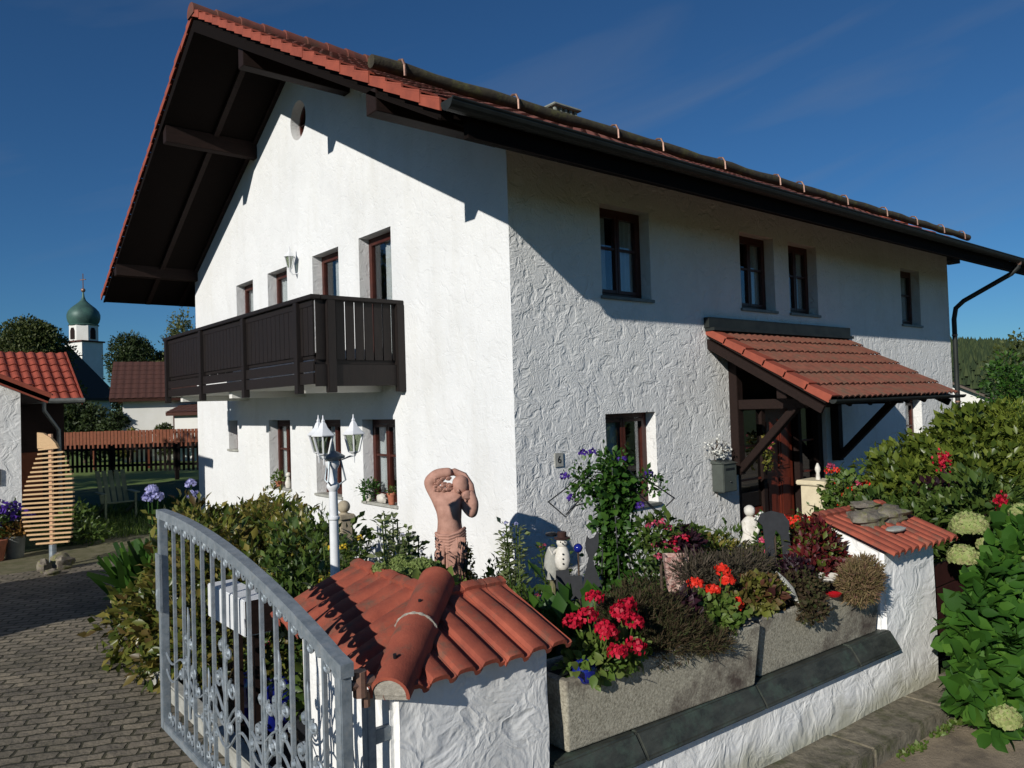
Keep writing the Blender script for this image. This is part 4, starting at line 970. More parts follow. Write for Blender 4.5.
mb = MB(); mb.lathe((-.40, -3.80, .885), [(.02, 0), (.045, .012), (.055, .03), (.05, .03), (.035, .014), (.01, .01)], 18); mb.build('bowl', REDG, t, smooth=True)
t = thing('white_dish', 'white shallow dish behind the heather ball', 'dish', (-.22, -3.65, .9))
mb = MB(); mb.lathe((-.20, -3.66, .93), [(.05, 0), (.09, .02), (.12, .04), (.115, .045), (.08, .025), (.02, .012)], 20); mb.build('dish', PLASTER, t, smooth=True)
mb = MB(); mb.tube([(-.86, -3.66, 1.11), (-.82, -3.68, 1.06), (-.80, -3.72, 1.0), (-.75, -3.72, .93), (-.76, -3.75, .90)], [.008, .018, .024, .02, .012], 8); o = mb.build('driftwood', STONE2, smooth=True)
tag(o, 'short pale driftwood stick standing in the far trough', 'driftwood'); rebase(o, (-.78, -3.7, .87))

# ================================================================== FRONT BED
n = 0
bl = []
for i in range(34):
    x = random.uniform(-2.7, 3.4); y = random.uniform(-3.1, -.5); h = random.uniform(.65, .9)-.05*(y+1.5 > 0)
    bl.append(((x, y, h*.55), (random.uniform(.22, .36), random.uniform(.2, .32), h*.5)))
o = foliage('bed_ground_cover', bl, 20000, .06, T_LEAF, G_MID, None, upw=.5, lump=.4, zmin=.05); tag(o, 'dense low green leaves filling the front bed behind the trough wall', 'ground cover', kind='stuff')

def leafy(name, lab, cat, c, h, r, n, sz, lm, grp=None, blooms=None, lump=.4, tm=T_LEAF, ns=6, hs=.5):
    """upright leafy stems"""
    t = thing(name, lab, cat, c, grp); st = []; P = []; D = []
    for i in range(ns):
        a = random.uniform(0, 6.28); rr = r*math.sqrt(random.random()); hh = h*random.uniform(.72, 1.0)
        b = Vector((c[0]+rr*.5*math.cos(a), c[1]+rr*.5*math.sin(a), c[2])); e = Vector((c[0]+rr*math.cos(a), c[1]+rr*math.sin(a), c[2]+hh)); m_ = (b+e)/2+Vector((0, 0, .03))
        st.append([b, m_, e])
        for k in range(int(n*1.15)//ns):
            u = 1-random.random()**1.2*hs*1.6; u = max(.1, u); p = b+(e-b)*u+Vector((random.gauss(0, .02), random.gauss(0, .02), 0)); an = random.uniform(0, 6.28)
            q = Vector((math.cos(an), math.sin(an), random.uniform(-.1, .8))); P.append(p+q*random.uniform(0, .035)); D.append(q)
    stems('stems', st, .006, G_MID, t)
    leaves('foliage', P, D, sz*(.5+.8*rng.random(len(P))), tm, lm, t, jit=.4)
    if blooms:
        m_, r_, k_ = blooms
        for i in range(min(k_, len(st))): flower_ball('blossom', tuple(st[i][-1]+Vector((0, 0, .01))), r_, m_, t, 30)
    return t
PH = 'tall leafy perennials in front of the gable wall'
leafy('tall_perennial', 'tallest pale green perennial below the right gable window', 'perennial', (-2.25, -1.2, .1), 1.33, .14, 520, .075, G_PALE, PH, ns=7)
leafy('tall_perennial', 'dark stemmed perennial between the pale one and the statue', 'perennial', (-2.02, -1.0, .1), 1.12, .15, 520, .07, G_MID, PH, (P_LAV, .02, 3), ns=8)
leafy('tall_perennial', 'leafy perennial just left of the statue', 'perennial', (-1.86, -.62, .1), 1.16, .12, 460, .07, G_PALE, PH, ns=7)
leafy('tall_perennial', 'perennial with small bluish blooms just right of the statue', 'perennial', (-.86, -1.0, .1), 1.14, .12, 500, .07, G_PALE, PH, (P_LAV, .022, 3), ns=7)
leafy('tall_perennial', 'low pink flecked perennial in front of the statue shadow', 'perennial', (-.60, -1.3, .1), .92, .22, 520, .06, G_MID, PH, (P_PINK, .018, 5), ns=9)
leafy('tall_perennial', 'leafy perennial right of the lamp post', 'perennial', (-2.45, -.7, .1), 1.12, .22, 600, .07, G_MID, PH, (P_YEL, .03, 2), ns=9)
leafy('tall_perennial', 'yellow flowered perennial close beside the lamp post', 'perennial', (-2.70, -1.05, .1), 1.15, .10, 300, .06, G_LAUREL, PH, (P_YEL, .035, 3), ns=5)
t = plant('daylily_clump', 'grassy green clump behind the near tiled pillar, left of the black cat', 'foliage plant', (-2.3, -3.0, .4))
P = np.array([[-2.25, -2.95, .75]])+rng.normal(size=(420, 3))*np.array([.16, .14, .12]); leaves('foliage', P, rng.normal(size=(420, 3))*.6+np.array([0, 0, 1]), .16, T_SIMPLE, G_CLIMB, t)
for c in ((-2.1, -2.7, 1.02), (-2.0, -2.75, 1.0), (-2.2, -2.6, 1.0)): flower_ball('blossom', c, .02, P_PINK, t, 18)
# sedum behind near pillar
def ptb(px, py, D): return CAM+(fw+rt*((px-512)/F_PX)-up*((py-384)/F_PX))*D
t = plant('sedum', 'pale green sedum heads just behind the near tiled pillar', 'sedum', (-2.95, -2.6, .6))
for i in range(19):
    a = random.uniform(0, 6.28); rr = .19*math.sqrt(random.random()); q0 = ptb(408, 569, 4.45); c = (q0.x+rr*1.0*math.cos(a), q0.y+rr*.8*math.sin(a), q0.z+random.uniform(-.03, .035))
    flower_ball('flower_head', c, .055, G_SEDUM, t, 150, .02, flat=.5)
foliage('foliage', [((q0.x, q0.y, q0.z-.17), (.30, .26, .14))], 900, .07, T_ROUND, G_GER, t)

# climber on obelisk with wire arms
t = thing('climbing_plant', 'tall violet flowered climber on a wire obelisk before the front wall', 'climbing plant', (-.95, -2.3, .1))
fb = [((-.95+.03*math.sin(z*9), -2.30, z), (r_, r_*.9, .16)) for z, r_ in ((.55, .19), (.75, .17), (.95, .15), (1.12, .13), (1.28, .11), (1.42, .12), (1.54, .15), (1.64, .16))]
foliage('foliage', fb, 3400, .052, T_ROUND, G_CLIMB, t, lump=.9, shell=.3, upw=-.1)
foliage('outer_shoots', [((-1.13, -2.17, 1.62), (.15, .12, .16)), ((-.72, -2.47, 1.60), (.17, .12, .10)), ((-.95, -2.3, 1.78), (.14, .1, .08)), ((-.75, -2.35, 1.2), (.12, .1, .2))], 900, .038, T_SIMPLE, G_CLIMB, t, lump=.6, shell=.15)
ux = Vector((math.cos(YAW), -math.sin(YAW), 0)); C0 = Vector((-.95, -2.30, 0)); st = []
for k in range(6):
    a = k*math.pi/3; o_ = Vector((math.cos(a), math.sin(a), 0))
    st.append([C0+o_*.18+Vector((0, 0, .0)), C0+o_*.13+Vector((0, 0, 1.0)), C0+o_*.05+Vector((0, 0, 1.75))])
for s_ in (1, -1):
    for dz, L__ in ((.0, .50), (-.10, .36), (.05, .30)):
        p0 = C0+Vector((0, 0, 1.64+dz)); st.append([p0, p0+ux*s_*L__*.5+Vector((0, 0, .02)), p0+ux*s_*L__+Vector((0, 0, -.16))])
    p0 = C0+Vector((0, 0, 1.48)); st.append([p0+ux*s_*.12, p0+ux*s_*.28+Vector((0, 0, -.03)), p0+ux*s_*.36+Vector((0, 0, -.12)), p0+ux*s_*.49+Vector((0, 0, 0))])
mb = MB()
for s_ in st: mb.tube(s_, .0055, 5)
mb.build('wire_frame', BLACKP, t)
for du, dz, dv in ((-.21, 1.86, 0), (-.12, 1.86, .02), (-.36, 1.68, 0), (-.28, 1.50, .05), (.30, 1.68, 0), (.17, 1.44, -.08), (.30, 1.30, -.05), (-.14, 1.16, .0), (.10, 1.80, 0)):
    p = C0+ux*du+Vector((-.1*abs(dv), dv, dz)); flower_ball('blossom', tuple(p), .033, P_VIOL, t, 26, .03)

# statue
def skin(name, V, E_, Rr, m, parent, sub=2):
    me = bpy.data.meshes.new('s'); me.from_pydata([tuple(v) for v in V], E_, []); o = bpy.data.objects.new('s', me); COL.objects.link(o)
    md = o.modifiers.new('k', 'SKIN'); md.use_smooth_shade = True
    for i, r_ in enumerate(Rr):
        sv = me.skin_vertices[0].data[i]; sv.radius = (r_, r_) if not isinstance(r_, tuple) else r_; sv.use_root = (i == 0)
    s2 = o.modifiers.new('u', 'SUBSURF'); s2.levels = sub; s2.render_levels = sub
    dg = bpy.context.evaluated_depsgraph_get(); dg.update(); nm = bpy.data.meshes.new_from_object(o.evaluated_get(dg)); bpy.data.objects.remove(o)
    r_ = link(name, nm, m, parent, smooth=True); return r_
SB = Vector((-1.22, -.56, 0)); fv = Vector((-math.sin(YAW), -math.cos(YAW), 0))
def sp(px, py, v=0): return SB+ux*((px-456)*.0096)+Vector((0, 0, 1.655-(py-473)*.0096))+fv*v
t = thing('statue', 'terracotta statue of a draped female figure with raised arms before the gable wall', 'statue', (SB.x, SB.y, .2))
pts = [sp(451, 536), sp(450, 524), sp(450, 512), sp(450, 502), sp(454, 495, .01), sp(460, 488, .02),
       sp(439, 496), sp(430, 484, .02), sp(440, 475.5, .04), sp(455, 474, .05),
       sp(463, 499), sp(473, 517, .04), sp(474, 503, .06), sp(470, 492, .06),
       sp(450, 548, .01), sp(449.5, 562, .0), sp(450, 580), sp(455, 548, .02), sp(457, 562, .03), sp(456, 580)]
ed = [(0, 1), (1, 2), (2, 3), (3, 4), (4, 5), (3, 6), (6, 7), (7, 8), (8, 9), (3, 10), (10, 11), (11, 12), (12, 13), (0, 14), (14, 15), (15, 16), (0, 17), (17, 18), (18, 19)]
rr = [(.20, .14), (.160, .115), (.165, .13), (.145, .11), .07, .06, .085, .070, .055, .046, .075, .064, .054, .040, (.20, .14), (.19, .13), (.18, .12), (.09, .09), .08, .07]
skin('body', pts, ed, rr, TERRA, t)
mb = MB(); hc = sp(462, 487, .04); mb.ball(hc, (.078, .08, .095), 18, 14, .12); mb.ball(sp(468, 497, .08), (.055, .045, .05), 12, 8, .4); mb.ball(sp(460, 492, .118), (.012, .02, .022), 8, 6)
for dx in (-.048, .045): mb.ball(sp(448.5, 507.5, .070)+ux*dx, .040, 14, 10)
mb.build('head', TERRA, t, smooth=True)
mb = MB(); mb.tube([sp(446, 476, .03), sp(456, 474.5, .0), sp(465, 479, .0), sp(471, 488, .02), sp(474, 500, .02), sp(474, 512, .03)], [.028, .036, .040, .038, .030, .015], 9)
for i in range(34):
    c = sp(443+random.uniform(-6, 10), 485+random.uniform(-5, 7), .06+random.random()*.03); mb.ball(c, (.022+random.random()*.014, .018, .012+random.random()*.01), 8, 6, .5)
mb.build('hair', TERRA, t, smooth=True)
mb = MB()
for i in range(6):
    a0 = 531+i*2.6; mb.tube([sp(437, a0+2, .04), sp(441, a0+3, .12), sp(450, a0+3+i*.3, .15), sp(459, a0+1, .12), sp(465, a0-2, .03)], .017, 7)
for i in range(12):
    x0 = 446+i*1.7; mb.tube([sp(x0, 536, .13), sp(x0+random.uniform(-1.5, 1.5), 550, .15), sp(x0+random.uniform(-2, 2), 566, .135), sp(x0, 580, .11)], [.012, .018, .016, .012], 7)
mb.build('drapery', TERRA, t, smooth=True)
mb = MB(); mb.lathe((SB.x, SB.y, .02), [(.20, 0), (.20, .08), (.15, .12), (.14, .5), (.18, .56), (.18, .62)], 18); mb.build('pedestal', STONE, t)
t = plant('vine', 'thin trailing vine growing up the lower right side of the statue', 'vine', (-1.3, -.75, .1))
P = np.array([list(sp(random.uniform(464, 472), random.uniform(545, 585), random.uniform(.10, .17))) for _ in range(150)]); leaves('foliage', P, rng.normal(size=P.shape)+np.array([0, 0, -.5]), .05, T_SIMPLE, G_LAUREL, t)
mb = MB()
for i in range(5): mb.tube([sp(457+i*2, 600, .15), sp(456+i*2.6, 560, .17), sp(460+i*2, 540, .15)], .005, 5)
mb.build('stem', BARK, t)

# snowman figure and glass ball, cats
def ptb(px, py, D): return CAM+(fw+rt*((px-512)/F_PX)-up*((py-384)/F_PX))*D
t = thing('snowman_figure', 'small cream snowman figure with brown hat standing before the front wall', 'garden figure', (-1.59, -2.38, .9))
c = ptb(563, 569, 5.6)
k_ = .78
mb = MB(); mb.lathe(c, [(.045*k_, 0), (.07*k_, .03*k_), (.078*k_, .09*k_), (.07*k_, .15*k_), (.05*k_, .20*k_), (.042*k_, .215*k_)], 18); mb.ball(c+Vector((0, 0, .25*k_)), (.055*k_, .055*k_, .05*k_), 14, 10); mb.build('body', PLASTER, t, smooth=True)
mb = MB(); mb.lathe(c+Vector((.0, 0, .285*k_)), [(.075*k_, 0), (.078*k_, .008), (.042*k_, .012), (.045*k_, .06*k_), (.04*k_, .065*k_)], 16); mb.build('hat', HAT, t)
mb = MB(); mb.tube([c+ux*-.04+Vector((0, 0, .14)), c+ux*-.08+fv*.03+Vector((0, 0, .12)), c+ux*-.10+fv*.04+Vector((0, 0, .17))], [.014, .012, .010], 7)
mb.build('arm', PLASTER, t, smooth=True)
mb = MB()
for z in (.05, .085, .12): mb.ball(c+fv*.062+Vector((0, 0, z)), .007, 8, 6)
for sg in (-.015, .015): mb.ball(c+fv*.042+ux*sg+Vector((0, 0, .205)), .005, 6, 5)
mb.tube([c+fv*.04+Vector((0, 0, .195)), c+fv*.068+Vector((0, 0, .192))], [.006, .002], 6)
mb.build('button', BLACKP, t)
mb = MB(); mb.tube([(c.x, c.y, .1), (c.x, c.y, c.z+.01)], .03, 8); mb.build('stand', STONE, t)
t = thing('glass_ball_stake', 'blue and silver glass ball on a stake beside the snowman figure', 'garden ball', (-1.36, -2.52, .2))
c2 = ptb(578, 548, 5.7); mb = MB(); mb.ball(c2, .035, 16, 12); mb.build('ball', BLUE, t, smooth=True); mb = MB(); mb.tube([(c2.x, c2.y, .1), (c2.x, c2.y, c2.z-.03)], .008, 6); mb.build('stake', BARK, t)
t = thing('garden_figure', 'pale green rounded figure behind the snowman figure, holding a dark dish', 'garden figure', (-1.7, -2.2, .9))
c3 = ptb(552, 555, 5.9); mb = MB(); mb.lathe((c3.x, c3.y, .9), [(.05, 0), (.07, .08), (.055, .18), (.03, .24)], 14); mb.build('body', STONE2, t, smooth=True)
mb = MB(); mb.ball(c3+Vector((0, 0, .16)), (.05, .05, .018), 12, 6); mb.build('dish', BLACKP, t, smooth=True); mb = MB(); mb.tube([(c3.x, c3.y, .1), (c3.x, c3.y, .91)], .025, 8); mb.build('stand', STONE, t)
def silhouette(lab, outline, D, name='cat_silhouette', cat='garden figure', thick=.012, m=SLATE, leg=None, grp=None):
    P = [ptb(px, py, D) for px, py in outline]; zb = min(p.z for p in P); base = P[0].copy(); base.z = zb
    o_ = P[0]; Q = [o_+ux*((p-o_).dot(ux))+Vector((0, 0, (p-o_).z)) for p in P]
    t = thing(name, lab, cat, tuple(base), grp)
    mb = MB(); mb.prism(Q, -fv*thick); mb.build('panel', m, t)
    mb = MB(); lx = sum((q for q in Q), Vector())/len(Q); mb.tube([(lx.x+.01, lx.y+.01, .1), (lx.x+.01, lx.y+.01, lx.z)], .008, 6); mb.build('stake', BARK, t); return t
silhouette('dark slate sitting cat cut-out with pointed ears behind the crimson geranium', [(612, 604), (611, 590), (606, 580), (601, 566), (596, 556), (593, 548), (595, 542), (594, 533), (598, 536), (602, 532), (602, 538), (598, 548), (597, 550), (590, 552), (586, 549), (585, 537), (587, 538), (590, 541), (588, 553), (588, 565), (585, 578), (584, 604)][:0] or
   [(582, 606), (583, 585), (586, 570), (589, 558), (586, 551), (585.5, 544), (587, 536), (590, 539.5), (594, 538), (598.5, 531), (599, 541), (598, 549), (594, 555), (593, 562), (597, 572), (601, 584), (604, 596), (605, 606)], 4.9)
silhouette('dark slate block shaped cut-out just left of the sitting cat', [(556, 598), (556, 571), (569, 570), (570, 576), (582, 576), (584, 600)], 4.92, cat='garden figure', name='slate_cutout')
silhouette('grey rounded slate cut-out with white flecks behind the grey heather', [(766, 562), (765, 540), (763, 526), (758, 521), (762, 514), (772, 511), (784, 514), (790, 522), (789, 532), (793, 562), (784, 562), (781, 536), (776, 530), (774, 540), (776, 562)], 5.7, name='slate_cutout')
# putto
t = thing('child_statue', 'small white seated child statue in the bed left of the front door', 'statue', (.70, -2.30, .8))
B0 = ptb(748, 550, 6.85); k = 6.85/F_PX
def cp(px, py, v=0): return B0+ux*((px-748)*k)+Vector((0, 0, (550-py)*k))+fv*v
V = [cp(750, 536), cp(751, 526), cp(750.5, 519), cp(751, 515), cp(745, 523, .0), cp(744, 531, .05), cp(749, 534, .08), cp(756, 523), cp(757, 530, .05), cp(753, 534, .09), cp(744, 541, .05), cp(738, 545, .10), cp(735, 549, .1), cp(754, 542, .05), cp(753, 548, .12)]
skin('body', V, [(0, 1), (1, 2), (2, 3), (2, 4), (4, 5), (5, 6), (2, 7), (7, 8), (8, 9), (0, 10), (10, 11), (11, 12), (0, 13), (13, 14)], [.06, .058, .048, .025, .026, .021, .015, .026, .021, .015, .042, .03, .02, .042, .028], PLASTER, t)
mb = MB(); mb.ball(cp(751, 511), (.050, .048, .052), 16, 12)
for i in range(14):
    a = i*.9; mb.ball(cp(751, 509.5)+ux*math.cos(a)*.028+fv*math.sin(a)*.026+Vector((0, 0, .004*math.sin(i*2.))), .020, 8, 6)
mb.build('head', PLASTER, t, smooth=True)
mb = MB(); bb = cp(748, 552); mb.box(bb.x-.10, bb.x+.10, bb.y-.09, bb.y+.09, .1, bb.z+.03); mb.build('plinth', STONE2, t, bevel=.01)

def bloomer(name, lab, cat, blobs, n, sz, lm, heads, pet, r, grp=None, tm=T_LEAF, hn=26):
    c = blobs[0][0]; t = thing(name, lab, cat, (c[0], c[1], .1), grp)
    foliage('foliage', blobs, n, sz, tm, lm, t)
    mb = MB(); mb.tube([(c[0], c[1], .05), (c[0], c[1], c[2])], .012, 6); mb.build('stem', BARK, t)
    for h in heads: flower_ball('blossom', h, r, pet, t, hn, r*.8)
    return t
def pp(l, D): return [tuple(ptb(a, b, D)) for a, b in l]
bloomer('flowering_plant', 'white flowered plant beside the child statue', 'flowering plant', [(tuple(ptb(765, 530, 6.9)), (.13, .1, .12))], 260, .06, G_CLIMB, pp([(757, 518), (762, 514), (768, 517), (773, 519), (766, 522)], 6.8), P_WHITE, .028)
bloomer('flowering_plant', 'pale pink and coral flowers right of the child statue', 'flowering plant', [(tuple(ptb(766, 548, 6.6)), (.12, .1, .10))], 240, .05, G_MID, pp([(771, 545), (772, 539), (762, 540), (768, 552)], 6.4), P_PINK, .03)
bloomer('flowering_plant', 'bright red flower mass in front of the front door', 'flowering plant', [(tuple(ptb(806, 545, 6.5)), (.30, .2, .2)), (tuple(ptb(830, 540, 6.6)), (.2, .2, .15))], 900, .06, G_MID, pp([(786, 519), (792, 521), (798, 519), (804, 523), (810, 520), (815, 524), (820, 520), (824, 526), (807, 528), (814, 530), (800, 526), (818, 532), (790, 525)], 6.5), P_RED, .036)
bloomer('flowering_plant', 'magenta bloom among green leaves below the red flower mass', 'flowering plant', [(tuple(ptb(808, 556, 5.9)), (.2, .15, .12))], 500, .055, G_GER, pp([(800, 546), (806, 549)], 5.8), P_PINK, .03)
bloomer('flowering_plant', 'deep pink fuchsia flowers right of the climber', 'flowering plant', [(tuple(ptb(660, 535, 5.7)), (.2, .15, .16)), (tuple(ptb(690, 540, 5.9)), (.16, .12, .10))], 900, .05, G_MID, pp([(648, 526), (655, 524), (662, 522), (668, 527), (663, 543), (668, 546), (655, 545), (672, 538), (680, 536), (676, 548), (658, 556)], 5.6), P_PINK, .026)
bloomer('flowering_plant', 'dark purple leaved fuchsia below the sill of the front window', 'flowering plant', [(tuple(ptb(684, 545, 5.7)), (.14, .12, .10))], 420, .05, G_PURP, pp([(673, 541), (676, 551), (686, 538)], 5.6), P_CRIM, .03)
bloomer('flowering_plant', 'low green plant with one pink bloom against the front wall', 'flowering plant', [(tuple(ptb(712, 552, 6.6)), (.3, .2, .13)), (tuple(ptb(740, 560, 6.6)), (.25, .2, .12)), (tuple(ptb(690, 560, 6.6)), (.25, .2, .12))], 1500, .05, G_LAUREL, pp([(702, 538)], 6.4), P_PINK, .03)
t = thing('clay_basket', 'flecked pink and white clay planter among the flowers behind the heather', 'planter', (-.93, -2.9, .8))
c = ptb(676, 568, 5.4); mb = MB(); mb.lathe((c.x, c.y, c.z-.15), [(.09, 0), (.11, .15), (.12, .24), (.10, .24), (.09, .2)], 4); mb.build('planter', mat('flecked_clay', (.55, .42, .36), .8, (.25, .08, .07), 26, .002, 60), t)
mb = MB(); mb.tube([(c.x, c.y, .1), (c.x, c.y, c.z-.15)], .05, 8); mb.build('stand', STONE, t)

# ================================================================== LAMP POST
t = thing('lamp_post', 'white three headed garden lamp post beside the laurel hedge', 'lamp post', (-2.895, -1.45, 0))
lx, ly_ = -2.895, -1.45
mb = MB(); mb.lathe((lx, ly_, 0), [(.09, 0), (.09, .05), (.06, .1), (.045, .2), (.035, .3), (.032, 1.5), (.030, 1.68)], 14)
for z in (.32, .9, 1.48): mb.lathe((lx, ly_, z), [(.034, 0), (.042, .008), (.042, .022), (.034, .03)], 14)
mb.lathe((lx, ly_, 1.68), [(.026, 0), (.045, .03), (.045, .05), (.03, .07), (.034, .16), (.05, .19), (.052, .21), (.02, .24)], 14)
mb.build('post', WHITEM, t, smooth=True)
mb = MB(); mb.lathe((lx, ly_, 1.895), [(.02, 0), (.085, .02), (.09, .035), (.05, .06), (.02, .075), (.012, .13), (.004, .16)], 14); mb.build('crown_cap', ZINC, t, smooth=True)
for ang in (-39.6-12, -39.6+195, -39.6+162):
    a = R(ang) if ang != 0 else 0
    a = {0: R(-39.6), 1: R(-39.6+140), 2: R(-39.6-98)}[[-39.6-12, -39.6+195, -39.6+162].index(ang)]
    dx, dy = math.cos(a), math.sin(a); rr = .155; hx, hy = lx+dx*rr, ly_+dy*rr; z0 = 1.955
    mb = MB(); mb.tube([(lx+dx*.03, ly_+dy*.03, 1.72), (lx+dx*.09, ly_+dy*.09, 1.76), (lx+dx*.06, ly_+dy*.06, 1.90), (lx+dx*.12, ly_+dy*.12, 1.925), (hx, hy, 1.93)], .007, 6)
    arm = mb.build('arm', ZINC, t, smooth=True)
    mb = MB(); mb.lathe((hx, hy, z0), [(.004, -.075), (.006, -.03), (.012, -.028), (.02, -.01), (.04, 0), (.042, .006)], 6)
    mb.lathe((hx, hy, z0+.125), [(.088, 0), (.090, .006), (.062, .028), (.036, .055), (.020, .088), (.012, .095), (.014, .105), (.006, .118), (.003, .145)], 6)
    for k in range(6):
        b_ = k*math.pi/3; mb.bar((hx+.040*math.cos(b_), hy+.040*math.sin(b_), z0+.004), (hx+.072*math.cos(b_), hy+.072*math.sin(b_), z0+.125), .010, .010)
    hd_ = mb.build('lantern', WHITEM, t)
    mb = MB(); mb.lathe((hx, hy, z0+.006), [(.036, 0), (.068, .118)], 6); mb.build('lantern_glass', LGLASS, hd_)
    mb = MB(); mb.lathe((hx, hy, z0+.01), [(.012, 0), (.012, .03), (.02, .05), (.018, .075), (.006, .09)], 8); mb.build('bulb', WHITEM, hd_, smooth=True)
# ball topped stone post
t = thing('stone_post', 'small square sandstone post topped with a ball near the gable wall', 'stone post', (-1.90, .35, 0))
c = ptb(344, 516, 7.4); mb = MB(); mb.box(c.x-.06, c.x+.06, c.y-.06, c.y+.06, 0, c.z-.03); mb.box(c.x-.08, c.x+.08, c.y-.08, c.y+.08, c.z-.03, c.z+.02); mb.build('shaft', mat('sandstone', (.42, .36, .26), .9, (.32, .27, .19), 14, .003, 60), t, bevel=.008)
mb = MB(); mb.ball((c.x, c.y, c.z+.09), .062, 18, 12); mb.lathe((c.x, c.y, c.z+.02), [(.05, 0), (.03, .02)], 14); mb.build('ball', bpy.data.materials['sandstone'], t, smooth=True)

# ================================================================== LAUREL HEDGE (separate shrubs)
def shrub(lab, c, blobs, n, sz, lm, grp=None, name='shrub', cat='shrub', tm=T_LEAF, lump=.4, trunks=4, **kw):
    t = thing(name, lab, cat, c, grp); foliage('foliage', blobs, n, sz, tm, lm, t, lump=lump, **kw)
    mb = MB()
    for i in range(trunks):
        b_ = random.choice(blobs)[0]; a = random.uniform(0, 6.28)
        mb.tube([(c[0]+.08*math.cos(a), c[1]+.08*math.sin(a), c[2]), ((c[0]+b_[0])/2, (c[1]+b_[1])/2, (c[2]+b_[2])/2-.05), b_], [.025, .018, .006], 6)
    mb.build('trunk', BARK, t); return t
LG = 'laurel shrubs of the hedge behind the gate'
shrub('yellow green laurel shrub spilling over the driveway left of the gate', (-3.3, .7, 0), [((-3.42, .85, .42), (.36, .5, .42)), ((-3.55, 1.25, .30), (.28, .4, .30)), ((-3.35, .2, .35), (.25, .4, .35)), ((-3.1, 1.4, .65), (.38, .45, .42)), ((-3.50, .45, .18), (.25, .3, .18))], 3600, .095, G_LAUREL, LG, lump=.5, droop=.15)
shrub('laurel shrub right behind the far end of the open gate', (-2.9, 1.3, 0), [((-2.95, 1.0, .80), (.42, .5, .42)), ((-2.75, 1.9, .95), (.42, .5, .36)), ((-2.9, .3, .6), (.35, .4, .45))], 3400, .085, G_LAUREL, LG, lump=.5)
shrub('laurel shrub in the middle of the hedge below the small gable window', (-2.2, 1.6, 0), [((-2.3, 1.3, .90), (.45, .5, .38)), ((-1.9, 2.1, .95), (.45, .5, .30)), ((-2.3, .6, .75), (.40, .45, .40))], 3600, .08, G_LAUREL, LG, lump=.5)
shrub('darker laurel shrub of the hedge just left of the lamp post', (-2.4, .2, 0), [((-2.45, .05, .86), (.42, .45, .36)), ((-2.75, -.45, .68), (.38, .4, .42)), ((-1.95, .7, .9), (.42, .45, .30))], 3600, .075, G_MID, LG, lump=.5)
shrub('low dark shrub behind the white planter box', (-2.9, -1.0, 0), [((-2.95, -.95, .48), (.36, .5, .40)), ((-2.6, -1.6, .55), (.3, .4, .4))], 2400, .075, G_MID, LG, lump=.5)
shrub('leafy shrub against the gable wall at the far end of the hedge', (-1.2, 4.5, 0), [((-1.3, 4.2, .55), (.5, .8, .45)), ((-1.7, 3.2, .6), (.5, .6, .42))], 2400, .08, G_LAUREL, LG, lump=.5)
# agapanthus
def aga(lab, D, heads):
    h0 = ptb(*heads[0], D); t = thing('agapanthus', lab, 'agapanthus', (h0.x, h0.y, 0), 'agapanthus by the lawn')
    P = np.array([[h0.x, h0.y, .12]])+rng.normal(size=(130, 3))*np.array([.16, .16, .04]); leaves('leaf_clump', P, rng.normal(size=(130, 3))*.6+np.array([0, 0, 1.0]), .62, T_NEEDLE, G_CLIMB, t)
    st = []
    for q in heads: p = ptb(*q, D); st.append([(h0.x, h0.y, 0), tuple((p+Vector((h0.x, h0.y, 0)))/2), tuple(p)]); flower_ball('flower_head', tuple(p), .07, P_LAV, t, 60, .045, flat=.9)
    stems('stems', st, .007, G_CLIMB, t)
aga('lavender agapanthus at the far left of the hedge beside the dark lawn', 9.3, [(152, 490), (158, 497), (148, 498)])
aga('lavender agapanthus close to the far gable corner', 9.9, [(191, 484), (193, 495)])

# ================================================================== DRIVEWAY SIDE: SLAT LEAF, STONES, POTS
t = thing('wooden_leaf_sculpture', 'tall leaf shaped sculpture of pale wooden slats on a post', 'sculpture', tuple(ptb(52, 560, 11.6)))
D = 11.6; kk = D/F_PX
def wp(px, py, v=0): return ptb(52, 500, D)+ux*((px-52)*kk)+Vector((0, 0, (500-py)*kk))+fv*v
pr = [(448, 41, 60), (453, 40, 66), (460, 37, 69), (468, 34, 72), (476, 30, 74.5), (484, 27, 75), (492, 25, 75), (500, 24, 75), (508, 23.5, 74.5), (516, 23.5, 74), (524, 25, 73.5), (532, 27.5, 73), (539, 32, 72), (543, 39, 69)]
def prof(y):
    for a, b_ in zip(pr[:-1], pr[1:]):
        if a[0] <= y <= b_[0]: u = (y-a[0])/(b_[0]-a[0]); return a[1]+(b_[1]-a[1])*u, a[2]+(b_[2]-a[2])*u
    return pr[-1][1:]
for i in range(22):
    y = 448.5+i*4.45; l, r_ = prof(y); mb = MB(); mb.bar(wp(l, y+.9, .03), wp(r_, y-.7, .03), .05, .026); mb.build('slat', PINE, t, bevel=.003)
mb = MB(); mb.bar(wp(51.5, 556), wp(51.5, 434), .045, .05, up=fv); mb.build('upright', PINK, t)
mb = MB(); mb.prism([wp(40, 448, .05), wp(40, 432, .05), wp(46, 433, .05), wp(53, 437.5, .05), wp(58, 443, .05), wp(60, 448, .05)], -fv*.06); mb.build('tip_board', PINE, t)
mb = MB(); q = wp(52, 552); mb.tube([(q.x, q.y, .0), (q.x, q.y, .34)], .05, 10); mb.build('foot_tube', ZINC, t)
def rk(px, py, D, r, lab, m=STONE):
    p = ptb(px, py, D); rock(lab, (p.x, p.y, r[2]*.75), r, m, 'stones at the foot of the slat sculpture')
